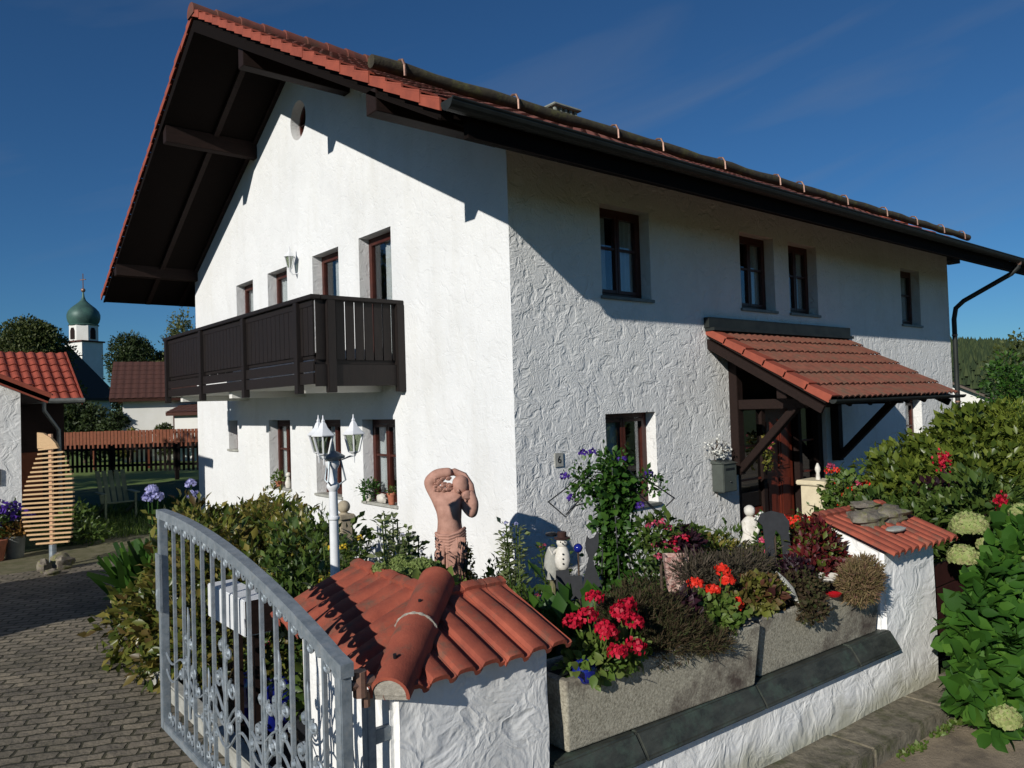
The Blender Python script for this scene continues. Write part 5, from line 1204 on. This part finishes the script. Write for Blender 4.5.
rk(62, 556, 11.4, (.15, .12, .14), 'angular grey stone right of the slat sculpture foot'); rk(44, 560, 11.2, (.09, .08, .11), 'upright grey stone left of the slat sculpture foot'); rk(52, 562, 11.0, (.10, .07, .05), 'low flat stone before the slat sculpture foot')
t = thing('zinc_flower_pot', 'grey zinc tub of orange brown flowers at the garage corner', 'flower pot', (-3.72, 8.55, 0))
mb = MB(); mb.lathe((-3.70, 8.45, 0), [(.13, 0), (.16, .34), (.17, .34), (.17, .36), (.15, .36), (.14, .3)], 18); mb.build('pot', GREYP, t, smooth=True)
foliage('foliage', [((-3.70, 8.45, .44), (.24, .2, .12))], 900, .055, T_SIMPLE, P_ORG, t)
t = thing('clay_flower_pot', 'red clay pot at the left edge beside the zinc tub', 'flower pot', (-4.0, 8.5, 0))
mb = MB(); mb.lathe((-3.98, 8.35, 0), [(.12, 0), (.17, .28), (.18, .28), (.18, .33), (.16, .33)], 18); mb.build('pot', POT, t, smooth=True)
foliage('foliage', [((-3.98, 8.4, .55), (.2, .2, .2))], 500, .06, T_SIMPLE, G_MID, t)
t = thing('petunia_tub', 'tub of violet petunias against the white garage wall', 'flower pot', (-3.85, 8.85, 0))
mb = MB(); mb.lathe((-3.85, 8.85, 0), [(.14, 0), (.18, .4), (.16, .4)], 16); mb.build('pot', POT, t, smooth=True)
foliage('foliage', [((-3.84, 8.75, .62), (.34, .25, .26))], 900, .07, T_LEAF, G_MID, t)
P, Dd = blob_pts([((-3.84, 8.68, .64), (.36, .27, .27))], 420, .85, .2); leaves('blossoms', P, rng.normal(size=P.shape), .085, T_PETAL, P_VIOL, t, Nrm=Dd*2)
shrub('small leafy shrub right of the slat sculpture', (-2.75, 9.4, 0), [((-2.7, 9.3, .35), (.35, .35, .35)), ((-2.5, 8.9, .2), (.3, .3, .2))], 900, .08, G_MID, None)

# garage and shed
def gable_block(t, x0, x1, y0, y1, ze, zr_, wallm, tilem, ov=.35, axis='y', tw=.3):
    """ridge along y (axis y) or x"""
    mb = MB()
    if axis == 'y':
        xm = (x0+x1)/2; mb.prism([(x0, y0, -.1), (x1, y0, -.1), (x1, y0, ze), (xm, y0, zr_), (x0, y0, ze)], (0, y1-y0, 0))
    else:
        ym = (y0+y1)/2; mb.prism([(x0, y0, -.1), (x0, y1, -.1), (x0, y1, ze), (x0, ym, zr_), (x0, y0, ze)], (x1-x0, 0, 0))
    mb.build('wall', wallm, t)
    rf_ = None
    if axis == 'y': half, run = (x1-x0)/2, None
    else: half = (y1-y0)/2
    s_ = (zr_-ze)/half; c_ = 1/math.sqrt(1+s_*s_); Ln = (half+ov)/c_
    for sg in (1, -1):
        mb = MB(); zb = ze-ov*s_+.10
        if axis == 'y':
            xe = (x1+ov) if sg > 0 else (x0-ov); P0 = (xe, y0-ov, zb) if sg > 0 else (xe, y1+ov, zb); U = (0, sg, 0); V = (-sg*c_, 0, s_*c_); Nn = (sg*s_*c_, 0, c_); wd = y1-y0+2*ov
        else:
            ye = (y0-ov) if sg > 0 else (y1+ov); P0 = (x0-ov, ye, zb) if sg > 0 else (x1+ov, ye, zb); U = (sg, 0, 0); V = (0, sg*c_, s_*c_); Nn = (0, -sg*s_*c_, c_); wd = x1-x0+2*ov
        tile_sheet(mb, P0, U, V, Nn, wd, Ln, tw, .34, PAN)
        P0 = Vector(P0); U = Vector(U); V = Vector(V); Nn = Vector(Nn)
        o_ = mb.build('roof', tilem, t)
        mb = MB(); mb.prism([P0-Nn*.02, P0+U*wd-Nn*.02, P0+U*wd+V*Ln-Nn*.02, P0+V*Ln-Nn*.02], -Nn*.07); mb.build('roof_boards', BEAM, o_)
        mb = MB()
        for q in (P0, P0+U*(wd-.03)): mb.prism([q-Nn*.12, q+V*Ln-Nn*.12, q+V*Ln+Nn*.05, q+Nn*.05], U*.03)
        mb.build('verge', TILEV if tilem is TILE else tilem, o_)
    return t
t = thing('garage', 'white stucco garage with red tiled verge at the left edge', 'garage', (-6, 9.2, 0))
gable_block(t, -8.9, -3.5, 9.2, 13.5, 2.72, 4.0, GWALL, TILE, ov=.40)
mb = MB(); mb.box(-3.95, -3.80, 9.17, 9.197, 1.15, 1.42); mb.build('bell_plate', GREYP, t, bevel=.004)
t = thing('shed', 'dark wooden shed with bright red tiled roof behind the garage', 'shed', (-4, 12.4, 0))
gable_block(t, -8.0, -2.33, 12.4, 15.6, 2.72, 3.66, BEAM, mat('red_shed_tile', (.36, .075, .045), .8, (.24, .05, .03), 5, .003, 60), ov=.32, axis='x', tw=.2)
mb = MB(); mb.box(-3.25, -2.75, 12.36, 12.397, .6, 1.55); mb.build('orange_door', ORANGEW, t)
mb = MB(); mb.tube([(-8.3, 12.02, 2.62), (-2.0, 12.02, 2.62)], .055, 8); mb.tube([(-2.75, 12.02, 2.6), (-2.75, 12.02, 2.42), (-2.45, 12.3, 2.0), (-2.42, 12.33, 0)], .04, 8); mb.build('gutter', GREYP, t, smooth=True)
t = thing('unseen_shade_shed', 'unseen shed added left of the driveway to shade the paving', 'shed', (-9.0, 3, 0))  # out of view, added to cast the shadow band across the driveway
gable_block(t, -10.4, -7.6, 2.0, 4.4, 1.95, 2.45, BEAM, TILE, ov=.2, axis='x')

# garden chair
t = thing('garden_chair', 'pale green slatted garden chair in the shade on the lawn', 'garden chair', (-1.27, 12.3, 0))
c = Vector((-1.35, 12.3, 0)); CH = mat('pale_green_chair', (.16, .20, .12), .6)
mb = MB()
for i in range(5): mb.bar(c+Vector((-.24+.12*i, .15, .32)), c+Vector((-.26+.13*i, .62, 1.02)), .09, .02)
mb.build('backrest', CH, t)
mb = MB()
for i in range(5): mb.bar(c+Vector((-.28, -.35+.11*i, .38-.015*i)), c+Vector((.28, -.35+.11*i, .38-.015*i)), .09, .02)
mb.build('seat', CH, t)
for sx in (-.3, .3):
    mb = MB(); mb.bar(c+Vector((sx, -.38, 0)), c+Vector((sx, -.38, .56)), .06, .04); mb.build('leg', CH, t)
    mb = MB(); mb.bar(c+Vector((sx, -.38, .34)), c+Vector((sx, .6, .03)), .05, .08); mb.build('leg', CH, t)
    mb = MB(); mb.bar(c+Vector((sx*1.1, -.42, .57)), c+Vector((sx*1.1, .35, .57)), .11, .025); mb.build('armrest', CH, t)

# picket fences
def picket(lab, A, B, z0, z1, w_, gap, m, name='picket_fence', cat='fence', rails=2, zfun=None):
    A = Vector(A); B = Vector(B); d = (B-A); Ln = d.length; d.normalize(); t = thing(name, lab, cat, (A.x, A.y, z0))
    n_ = int(Ln/(w_+gap)); mb = MB()
    for i in range(n_):
        p = A+d*(i*(w_+gap)); mb.bar(p+Vector((0, 0, z0)), p+Vector((0, 0, z1+random.uniform(-.01, .01))), w_, .02, up=Vector((-d.y, d.x, 0)))
    mb.build('pickets', m, t); mb = MB()
    for k_ in range(rails): z = z0+(z1-z0)*(.22+.6*k_/(max(1, rails-1))); mb.bar(A+Vector((0, 0, z))+Vector((-d.y, d.x, 0))*.04, B+Vector((0, 0, z))+Vector((-d.y, d.x, 0))*.04, .05, .08)
    mb.build('rails', m, t)
    k_ = 0
    while k_*2.4 < Ln:
        p = A+d*(k_*2.4)+Vector((-d.y, d.x, 0))*.08; mb = MB(); mb.box(p.x-.06, p.x+.06, p.y-.06, p.y+.06, -.15, z1-.05); mb.build('post', m, t); k_ += 1
def pf(px, D): p = ptb(px, 440, D); return (p.x, p.y, 0)
picket('dark brown picket fence across the lawn behind the garden chair', pf(45, 27), pf(215, 26.5), .30, 1.27, .085, .085, DARKF)
picket('orange brown stained board fence behind the dark picket fence', pf(40, 33), pf(215, 32.5), .85, 1.62, .13, .025, ORANGEW)
sheet('sunny_lawn', -30, 60, 21.01, 60, -.03, mat('bright_meadow', (.14, .20, .035), .95, (.09, .14, .025), 2))  # same lawn farther back, with sunlight put into the brighter green

# frame for far buildings
def far_house(lab, px, D, wd, dp, ze, zr_, wallm, tilem, ang=0, ov=.8, name='house', z0=0, wins=()):
    c = ptb(px, 400, D); c.z = z0; t = thing(name, lab, 'house', tuple(c)); a = YAW*-1+R(ang); X = Vector((math.cos(a), math.sin(a), 0)); Y = Vector((-X.y, X.x, 0))
    def T(x, y, z): return c+X*x+Y*y+Vector((0, 0, z))
    mb = MB(); mb.prism([T(-wd/2, 0, -.5), T(-wd/2, dp, -.5), T(-wd/2, dp, ze), T(-wd/2, dp/2, zr_-.15), T(-wd/2, 0, ze)], X*wd); mb.build('wall', wallm, t)
    s_ = (zr_-ze)/(dp/2); rf = None
    for sg, y0 in ((1, -ov), (-1, dp+ov)):
        ze2 = ze-ov*s_; a_ = T(-wd/2-ov, y0, ze2+.12); b_ = T(wd/2+ov, y0, ze2+.12); c_ = T(wd/2+ov, dp/2, zr_+.12); d_ = T(-wd/2-ov, dp/2, zr_+.12)
        mb = MB(); sN = (b_-a_).cross(d_-a_).normalized(); L1 = (d_-a_).length
        P0 = a_ if sg > 0 else b_; U = X*sg; V = ((d_-a_) if sg > 0 else (c_-b_)).normalized(); Nn = U.cross(V).normalized()
        tile_sheet(mb, P0, U, V, Nn, wd+2*ov, L1, .33, .5, [(0, 0), (.3, .015), (.6, .015), (.85, 0), (.999, 0)], drop=.025)
        mb.prism([P0-Nn*.02, P0+U*(wd+2*ov)-Nn*.02, P0+U*(wd+2*ov)+V*L1-Nn*.02, P0+V*L1-Nn*.02], -Nn*.16)
        r_ = mb.build('roof', tilem, t)
    for (x, z, w_, h_) in wins:
        mb = MB(); q = T(x, -.03, z); mb.prism([T(x-w_/2, -.02, z), T(x+w_/2, -.02, z), T(x+w_/2, -.02, z+h_), T(x-w_/2, -.02, z+h_)], -Y*.06); fr = mb.build('window', FRAME, t)
        mb = MB(); mb.prism([T(x-w_/2+.08, -.09, z+.08), T(x+w_/2-.08, -.09, z+.08), T(x+w_/2-.08, -.09, z+h_-.08), T(x-w_/2+.08, -.09, z+h_-.08)], -Y*.01); mb.build('pane', GLASSD, fr)
    return t
far_house('white house with dull brown tiled roof beyond the orange fence', 163, 38, 3.6, 5.6, 3.30, 4.95, FARW, BROWNT, ang=24, ov=.55, wins=((.9, 1.2, .9, 1.2),))
far_house('small white garage with flat pitched roof at the right end of the orange fence', 205, 37, 3.0, 4, 2.3, 2.7, FARW, BROWNT, ang=0, ov=.3, name='small_garage')
# church
cc = ptb(85, 400, 100); cc.z = 0
t = thing('church', 'white village church with green copper onion dome above the garage roof', 'church', tuple(cc)); a = -YAW+R(-22)
X = Vector((math.cos(a), math.sin(a), 0)); Y = Vector((-X.y, X.x, 0)); k1 = 100/F_PX
def zt(py): return CAM.z+(415-py)*k1
def sq(mb, h, z0, z1, h2=None):
    h2 = h if h2 is None else h2; b = len(mb.v)
    for hh, z in ((h, z0), (h2, z1)):
        for sx, sy in ((-1, -1), (1, -1), (1, 1), (-1, 1)): mb.v.append(tuple(cc+X*sx*hh+Y*sy*hh+Vector((0, 0, z))))
    mb.f += [(b+3, b+2, b+1, b), (b+4, b+5, b+6, b+7)]+[(b+i, b+(i+1) % 4, b+4+(i+1) % 4, b+4+i) for i in range(4)]
mb = MB(); sq(mb, 1.56, -1, zt(341)); tw_ = mb.build('tower', FARW, t)
mb = MB(); b = 0
h = 1.62; pts = [cc+X*(h*math.cos(R(45*i+22.5))/math.cos(R(22.5)))+Y*(h*math.sin(R(45*i+22.5))/math.cos(R(22.5)))+Vector((0, 0, zt(341))) for i in range(8)]
mb.prism(pts, (0, 0, zt(324)-zt(341))); mb.build('belfry', FARW, t)
mb = MB(); sq(mb, 1.76, zt(341), zt(339.5)); mb.build('cornice', BROWNT, t)
mb = MB(); zz = zt(324); q = k1
mb.lathe((cc.x, cc.y, zz), [(13.6*q, 0), (13.9*q, .6*q), (12.6*q, 1.5*q), (14*q, 4*q), (14.9*q, 7.5*q), (15*q, 11*q), (13.8*q, 14.5*q), (11*q, 18*q), (7.5*q, 21*q), (4.5*q, 23.6*q), (2.4*q, 26*q), (1.3*q, 29*q), (.8*q, 33*q), (.3*q, 36*q)], 28)
mb.build('onion_dome', COPG, t, smooth=True)
mb = MB(); top_ = cc+Vector((0, 0, zz+36*q)); mb.ball(top_, .28, 10, 8); mb.bar(top_, top_+Vector((0, 0, 2.2)), .10, .10); mb.bar(top_+X*-.5+Vector((0, 0, 1.4)), top_+X*.5+Vector((0, 0, 1.4)), .10, .10); mb.build('cross', COPPER, t)
mb = MB()
for d_ in (0, 1, 2, 3):
    n_ = (-Y, X, Y, -X)[d_]; s_ = (X, Y, -X, -Y)[d_]; o_ = cc+n_*1.64; z0 = zt(338)
    mb.prism([o_+s_*(-.38)+Vector((0, 0, z0)), o_+s_*.38+Vector((0, 0, z0)), o_+s_*.38+Vector((0, 0, z0+1.1)), o_+s_*.2+Vector((0, 0, z0+1.5)), o_-s_*.2+Vector((0, 0, z0+1.5)), o_-s_*.38+Vector((0, 0, z0+1.1))], n_*.05)
mb.build('belfry_louvre', BEAM, t)
Xn = Vector((rt.x, rt.y, 0)).normalized(); Yn = Vector((fw.x, fw.y, 0)).normalized(); cn_ = ptb(68, 400, 92); cn_.z = 0
def T(x, y, z): return cn_+Xn*x+Yn*y+Vector((0, 0, z))
zr_ = 2.26+(417-346)*.121; ze = 2.26+(417-394)*.121
mb = MB(); mb.prism([T(-5.2, 0, -1), T(5.2, 0, -1), T(5.2, 0, ze), T(0, 0, zr_-.4), T(-5.2, 0, ze)], -Yn*12+Vector((0, 0, 0))); mb.build('nave_wall', FARW, t)
NR = mat('dark_nave_roof', (.035, .026, .020), .9)
for sg in (1, -1):
    mb = MB(); mb.prism([T(0, .6, zr_), T(sg*6.1, .6, ze-.65), T(sg*6.1, .6, ze-.95), T(0, .6, zr_-.4)], -Yn*13.2); mb.build('nave_roof', NR, t)
mb = MB(); mb.prism([T(-6.05, -12.58, ze-.9), T(6.05, -12.58, ze-.9), T(0, -12.58, zr_-.3)], -Yn*.1); mb.build('nave_gable', NR, t)

# far right little house
far_house('distant house with grey roof and white barge boards at the right', 985, 60, 7, 6, 1.6, 3.1, FARW, mat('grey_brown_tile', (.14, .11, .09), .9), ang=62, ov=.6, name='distant_house')

# trees
def tree(lab, px, D, ztop, halfw, n, sz, lm, zb=1.0, trunk=.25, grp='trees on the skyline', name='tree', nb=22, asp=1.0, zpow=.5, lump=.4):
    c = ptb(px, 400, D); c.z = -.1; t = thing(name, lab, 'tree', tuple(c), grp); bl = []; H = ztop-zb
    for i in range(nb):
        a = random.uniform(0, 6.28); u = (i+.5)/nb; z = zb+H*(.12+.78*u); wr = halfw*math.sqrt(max(.05, 1-((u-.35)/.68)**2)); rr = wr*random.uniform(.25, .72)
        r_ = halfw*random.uniform(.28, .42); bl.append(((c.x+rr*math.cos(a), c.y+rr*math.sin(a), min(z, ztop-r_*.7)), (r_, r_, r_*.8*asp)))
    foliage('crown', bl, n, sz, T_SIMPLE, lm, t, lump=lump, shell=.6)
    mb = MB(); mb.tube([(c.x, c.y, -.3), (c.x+.1, c.y, zb+H*.3), (c.x, c.y+.1, zb+H*.7)], [trunk, trunk*.7, trunk*.2], 8)
    for q, _ in bl[::3]: mb.tube([(c.x, c.y, zb+H*.25), tuple((Vector(q)+Vector((c.x, c.y, q[2]-.6)))/2), q], [trunk*.4, trunk*.2, .03], 5)
    mb.build('trunk', BARK, t); return t
tree('broad dark dome shaped tree at the left edge behind the red roof', 25, 55, 9.4, 3.8, 60000, .18, G_TREE, nb=80, lump=.2)
tree('smaller dark tree left of the church at the frame edge', -22, 60, 8.2, 3.2, 6000, .26, G_TREE, nb=20)
tree('dense dark conifer right of the church', 133, 70, 9.9, 2.9, 30000, .19, G_DARKT, nb=34, asp=1.2)
tree('dark bushy tree between the conifer and the gable', 163, 72, 8.6, 2.1, 16000, .19, G_DARKT, nb=20)
tree('light green birch behind the balcony', 186, 52, 9.6, 1.7, 6500, .16, G_BIRCH, nb=22, asp=1.5, lump=.7)
tree('dark round bush tree in front of the church nave', 84, 38, 3.0, 1.5, 9000, .15, G_DARKT, zb=.2, nb=16, trunk=.1)
tree('dark bush behind the orange fence near the shed', 112, 37, 2.5, .95, 4000, .13, G_DARKT, zb=.2, nb=10, trunk=.08)
tree('leafy bush before the white house wall', 166, 36, 1.9, .6, 2600, .11, G_TREE, zb=.2, nb=10, trunk=.06)
tree('low bush left of the small garage', 128, 36.5, 1.7, .6, 1300, .11, G_LAUREL, zb=.2, nb=8, trunk=.05)
for lab_, x_, y_, h_, w_ in (('unseen tree added beyond the garage to shade the lawn, nearest the house', -11.5, 14, 8.5, 2.6), ('unseen tree added beyond the garage to shade the lawn, farthest back', -11, 20, 9.0, 3.0)):  # both stand out of view, added to keep the lawn in shade
    t = thing('tree', lab_, 'tree', (x_, y_, -.1), 'unseen shade trees added beyond the garage'); bl = [((x_+w_*.55*math.cos(i*2.4), y_+w_*.55*math.sin(i*2.4), 2.6+(h_-3.6)*i/13), (w_*.45, w_*.45, w_*.38)) for i in range(14)]
    foliage('crown', bl, 6500, .24, T_SIMPLE, G_TREE, t, shell=.6); mb = MB(); mb.tube([(x_, y_, -.2), (x_, y_+.1, 3), (x_+.1, y_, h_-1.5)], [.25, .18, .05], 8); mb.build('trunk', BARK, t)
RS = 'shrubs and trees right of the house'
tree('loose green tree behind the shrubs at the right edge', 1008, 15, 2.95, .75, 3600, .085, G_CLIMB, zb=.4, nb=18, trunk=.05, grp=RS, lump=.6, asp=1.4)
tree('green tree beyond the distant house at the right edge', 1040, 30, 4.6, 2.0, 4500, .15, G_TREE, zb=.3, nb=16, trunk=.12, grp=RS)

# hill with far forest
HC = ptb(1000, 389, 640); mb = MB(); nx_, ny_ = 60, 14; hx = []
lat = Vector((rt.x, rt.y, 0)).normalized(); fwd = Vector((fw.x, fw.y, 0)).normalized()
def hz(u, v):
    return 66*math.exp(-((u-60)/520)**2)*min(1, max(0, v))**.75*(1+.05*math.sin(u/60.)+.03*math.sin(u/23.+1))-1.5
C2 = CAM+fwd*560; C2.z = 0
for j in range(ny_+1):
    for i in range(nx_+1):
        u = 40+(i/nx_)*1400-300; v = j/ny_; p = C2+lat*u+fwd*(v*260); mb.v.append((p.x, p.y, hz(u-200, v)))
for j in range(ny_):
    for i in range(nx_): a_ = j*(nx_+1)+i; mb.f.append((a_, a_+1, a_+nx_+2, a_+nx_+1))
HILLM = mat('hill_ground', (.03, .05, .016), .95, (.02, .035, .012), .02)
o = mb.build('hill', HILLM, smooth=True); tag(o, kind='structure')
P = []; S_ = []
for k_ in range(7000):
    u = random.uniform(120, 700); v = random.random()**.8; p = C2+lat*u+fwd*(v*260); P.append((p.x, p.y, hz(u-200, v))); S_.append(random.uniform(5, 9.5))
mb = MB(); V_ = []; F_ = []
for (x, y, z), s_ in zip(P, S_):
    b = len(V_); r_ = s_*random.uniform(.22, .36); a0 = random.random()*3
    for i in range(6): V_.append((x+r_*math.cos(a0+i*1.047), y+r_*math.sin(a0+i*1.047), z+s_*.12))
    V_.append((x, y, z+s_))
    for i in range(6): F_.append((b+i, b+(i+1) % 6, b+6))
mb.v = V_; mb.f = F_; me = bpy.data.meshes.new('far_forest'); me.from_pydata(V_, [], F_); me.update()
o = link('far_forest', me, leafmat('far_conifer', [(.014, .028, .010), (.028, .045, .014), (.045, .062, .02)], .9, 0)); tag(o, 'dark green forest covering the distant hill at the right', 'forest', kind='stuff')

# ================================================================== RIGHT SIDE PLANTS
shrub('rhododendron below the right ground floor window beside the door', (4.0, -1.7, 0), [(tuple(ptb(900, 468, 9.2)), (.42, .4, .28)), (tuple(ptb(905, 490, 8.8)), (.45, .4, .30)), (tuple(ptb(884, 500, 8.8)), (.22, .3, .25)), (tuple(ptb(930, 495, 8.6)), (.5, .5, .38))], 5200, .09, G_RHOD, RS, lump=.4)
shrub('tall rhododendron in front of the far house corner', (4.6, -2.4, 0), [(tuple(ptb(972, 432, 9.2)), (.34, .4, .28)), (tuple(ptb(950, 460, 9.0)), (.42, .5, .33)), (tuple(ptb(992, 446, 8.8)), (.45, .5, .42)), (tuple(ptb(975, 490, 8.4)), (.6, .5, .45))], 7500, .10, G_RHOD, RS, lump=.4)
shrub('yellow green conifer shrub at the right edge', (5.0, -3.4, 0), [(tuple(ptb(1022, 430, 8.6)), (.42, .4, .35)), (tuple(ptb(1030, 470, 8.4)), (.5, .45, .5))], 6000, .05, G_YELL, RS, tm=T_NEEDLE, lump=.3)
shrub('dark leafy shrub behind the right tiled pillar', (2.6, -2.7, 0), [(tuple(ptb(930, 525, 7.6)), (.6, .4, .35)), (tuple(ptb(985, 520, 7.3)), (.55, .4, .40)), (tuple(ptb(880, 525, 7.8)), (.4, .3, .3))], 4500, .085, G_MID, RS)
shrub('low shrub beside the cream pedestal with red blossoms', (2.6, -1.6, 0), [(tuple(ptb(856, 508, 8.4)), (.36, .3, .26)), (tuple(ptb(846, 522, 8.0)), (.36, .3, .25))], 1700, .065, G_MID, RS)
t = thing('balcony_geranium', 'red and pink geraniums beside the cream pedestal near the door', 'flowering plant', tuple(ptb(845, 520, 8.1)))
for i, q in enumerate(pp([(831, 466), (836, 470), (850, 489), (857, 484), (845, 494), (838, 484), (858, 498), (866, 484), (842, 505), (862, 505), (828, 471)], 8.1)): flower_ball('blossom', q, .045, P_RED if i % 3 else P_PINK, t, 30)
foliage('foliage', [(tuple(ptb(845, 492, 8.2)), (.26, .2, .22))], 500, .06, T_ROUND, G_GER, t)
t = thing('cream_pedestal', 'cream painted square pedestal carrying a plant pot right of the front door', 'pedestal', (4.2, -1.2, 0))
CR = mat('cream_paint', (.66, .58, .40), .8, (.55, .47, .32), 8)
p = ptb(819, 500, 9.3); mb = MB(); mb.box(p.x-.15, p.x+.15, p.y-.15, p.y+.15, 0, 1.16); mb.build('pillar', CR, t, bevel=.01)
mb = MB(); mb.box(p.x-.19, p.x+.19, p.y-.19, p.y+.19, 1.163, 1.22); mb.build('cap', CR, t, bevel=.01)
mb = MB(); mb.lathe((p.x, p.y, 1.22), [(.03, 0), (.02, .08), (.035, .12), (.03, .15), (.01, .2)], 10); mb.build('finial', PLASTER, t, smooth=True)
def spike(lab, px, py, D, h_, grp='crimson plume flowers'):
    p = ptb(px, py, D); t = thing('plume_flower', lab, 'flowering plant', (p.x, p.y, 0), grp); mb = MB(); mb.tube([(p.x, p.y, 0), tuple(p)], .01, 5); mb.build('stem', MAROON, t)
    P = np.array(p)[None, :]+rng.normal(size=(110, 3))*np.array([.028, .028, h_*.35])+np.array([[0, 0, h_*.2]]); leaves('plume', P, rng.normal(size=P.shape)*.5+np.array([0, 0, 1]), .038, T_SIMPLE, P_CRIM, t)
    foliage('foliage', [((p.x, p.y, p.z-.25), (.2, .2, .10))], 200, .085, T_LEAF, G_PURP, t)
spike('crimson plume flower before the tall rhododendron', 944, 464, 7.8, .14); spike('crimson plume flower at the right above the hydrangea heads', 1000, 505, 6.9, .09)
t = thing('fence_panel', 'dark maroon board fence behind the hydrangea, right of the pillar', 'fence', (1.2, -3.72, 0))
for i in range(4):
    z = .02+i*.2; mb = MB(); mb.box(1.16, 7.5, -3.74, -3.71, z, z+.185); mb.build('board', MAROON, t, bevel=.004)
for x in (1.35, 3.2, 5.1, 7.0):
    mb = MB(); mb.box(x-.045, x+.045, -3.705, -3.62, -.1, .86); mb.build('post', MAROON, t)
t = thing('hydrangea', 'large hydrangea with pale green flower heads hanging over the kerb at the right', 'hydrangea', (1.6, -4.1, 0))
hb = [((.85, -4.22, .50), (.24, .14, .22)), ((1.25, -4.25, .66), (.34, .16, .26)), ((1.7, -4.25, .80), (.40, .2, .28)), ((.55, -4.30, .30), (.20, .10, .18)), ((.80, -4.40, .12), (.26, .12, .18)), ((1.2, -4.40, .28), (.38, .18, .26)), ((1.8, -4.40, .40), (.5, .22, .35)), ((.30, -4.36, .16), (.12, .08, .12)), ((2.2, -4.2, .95), (.45, .22, .22)), ((2.5, -4.3, .45), (.4, .3, .5)), ((.45, -4.48, -.02), (.16, .08, .08))]
foliage('foliage', hb, 3400, .135, T_ROUND, G_HYD, t, lump=.3, droop=.35, shell=.55, sj=.22)
mb = MB()
for q, _ in hb: mb.tube([(1.5+random.uniform(-.3, .3), -4.0, 0), (q[0]*.6+.6, -4.15, q[2]*.6), q], [.014, .011, .007], 6)
mb.build('stem', BARK, t)
for px, py, D, r_ in ((969, 525, 6.5, .15), (963, 556, 6.1, .115), (1017, 554, 6.1, .13), (1006, 718, 4.85, .085), (1021, 512, 6.5, .09), (985, 545, 6.4, .06)):
    p = ptb(px, py, D); flower_ball('flower_head', tuple(p), r_, G_HYF, t, int(1900*r_/.12), .034, flat=.8)
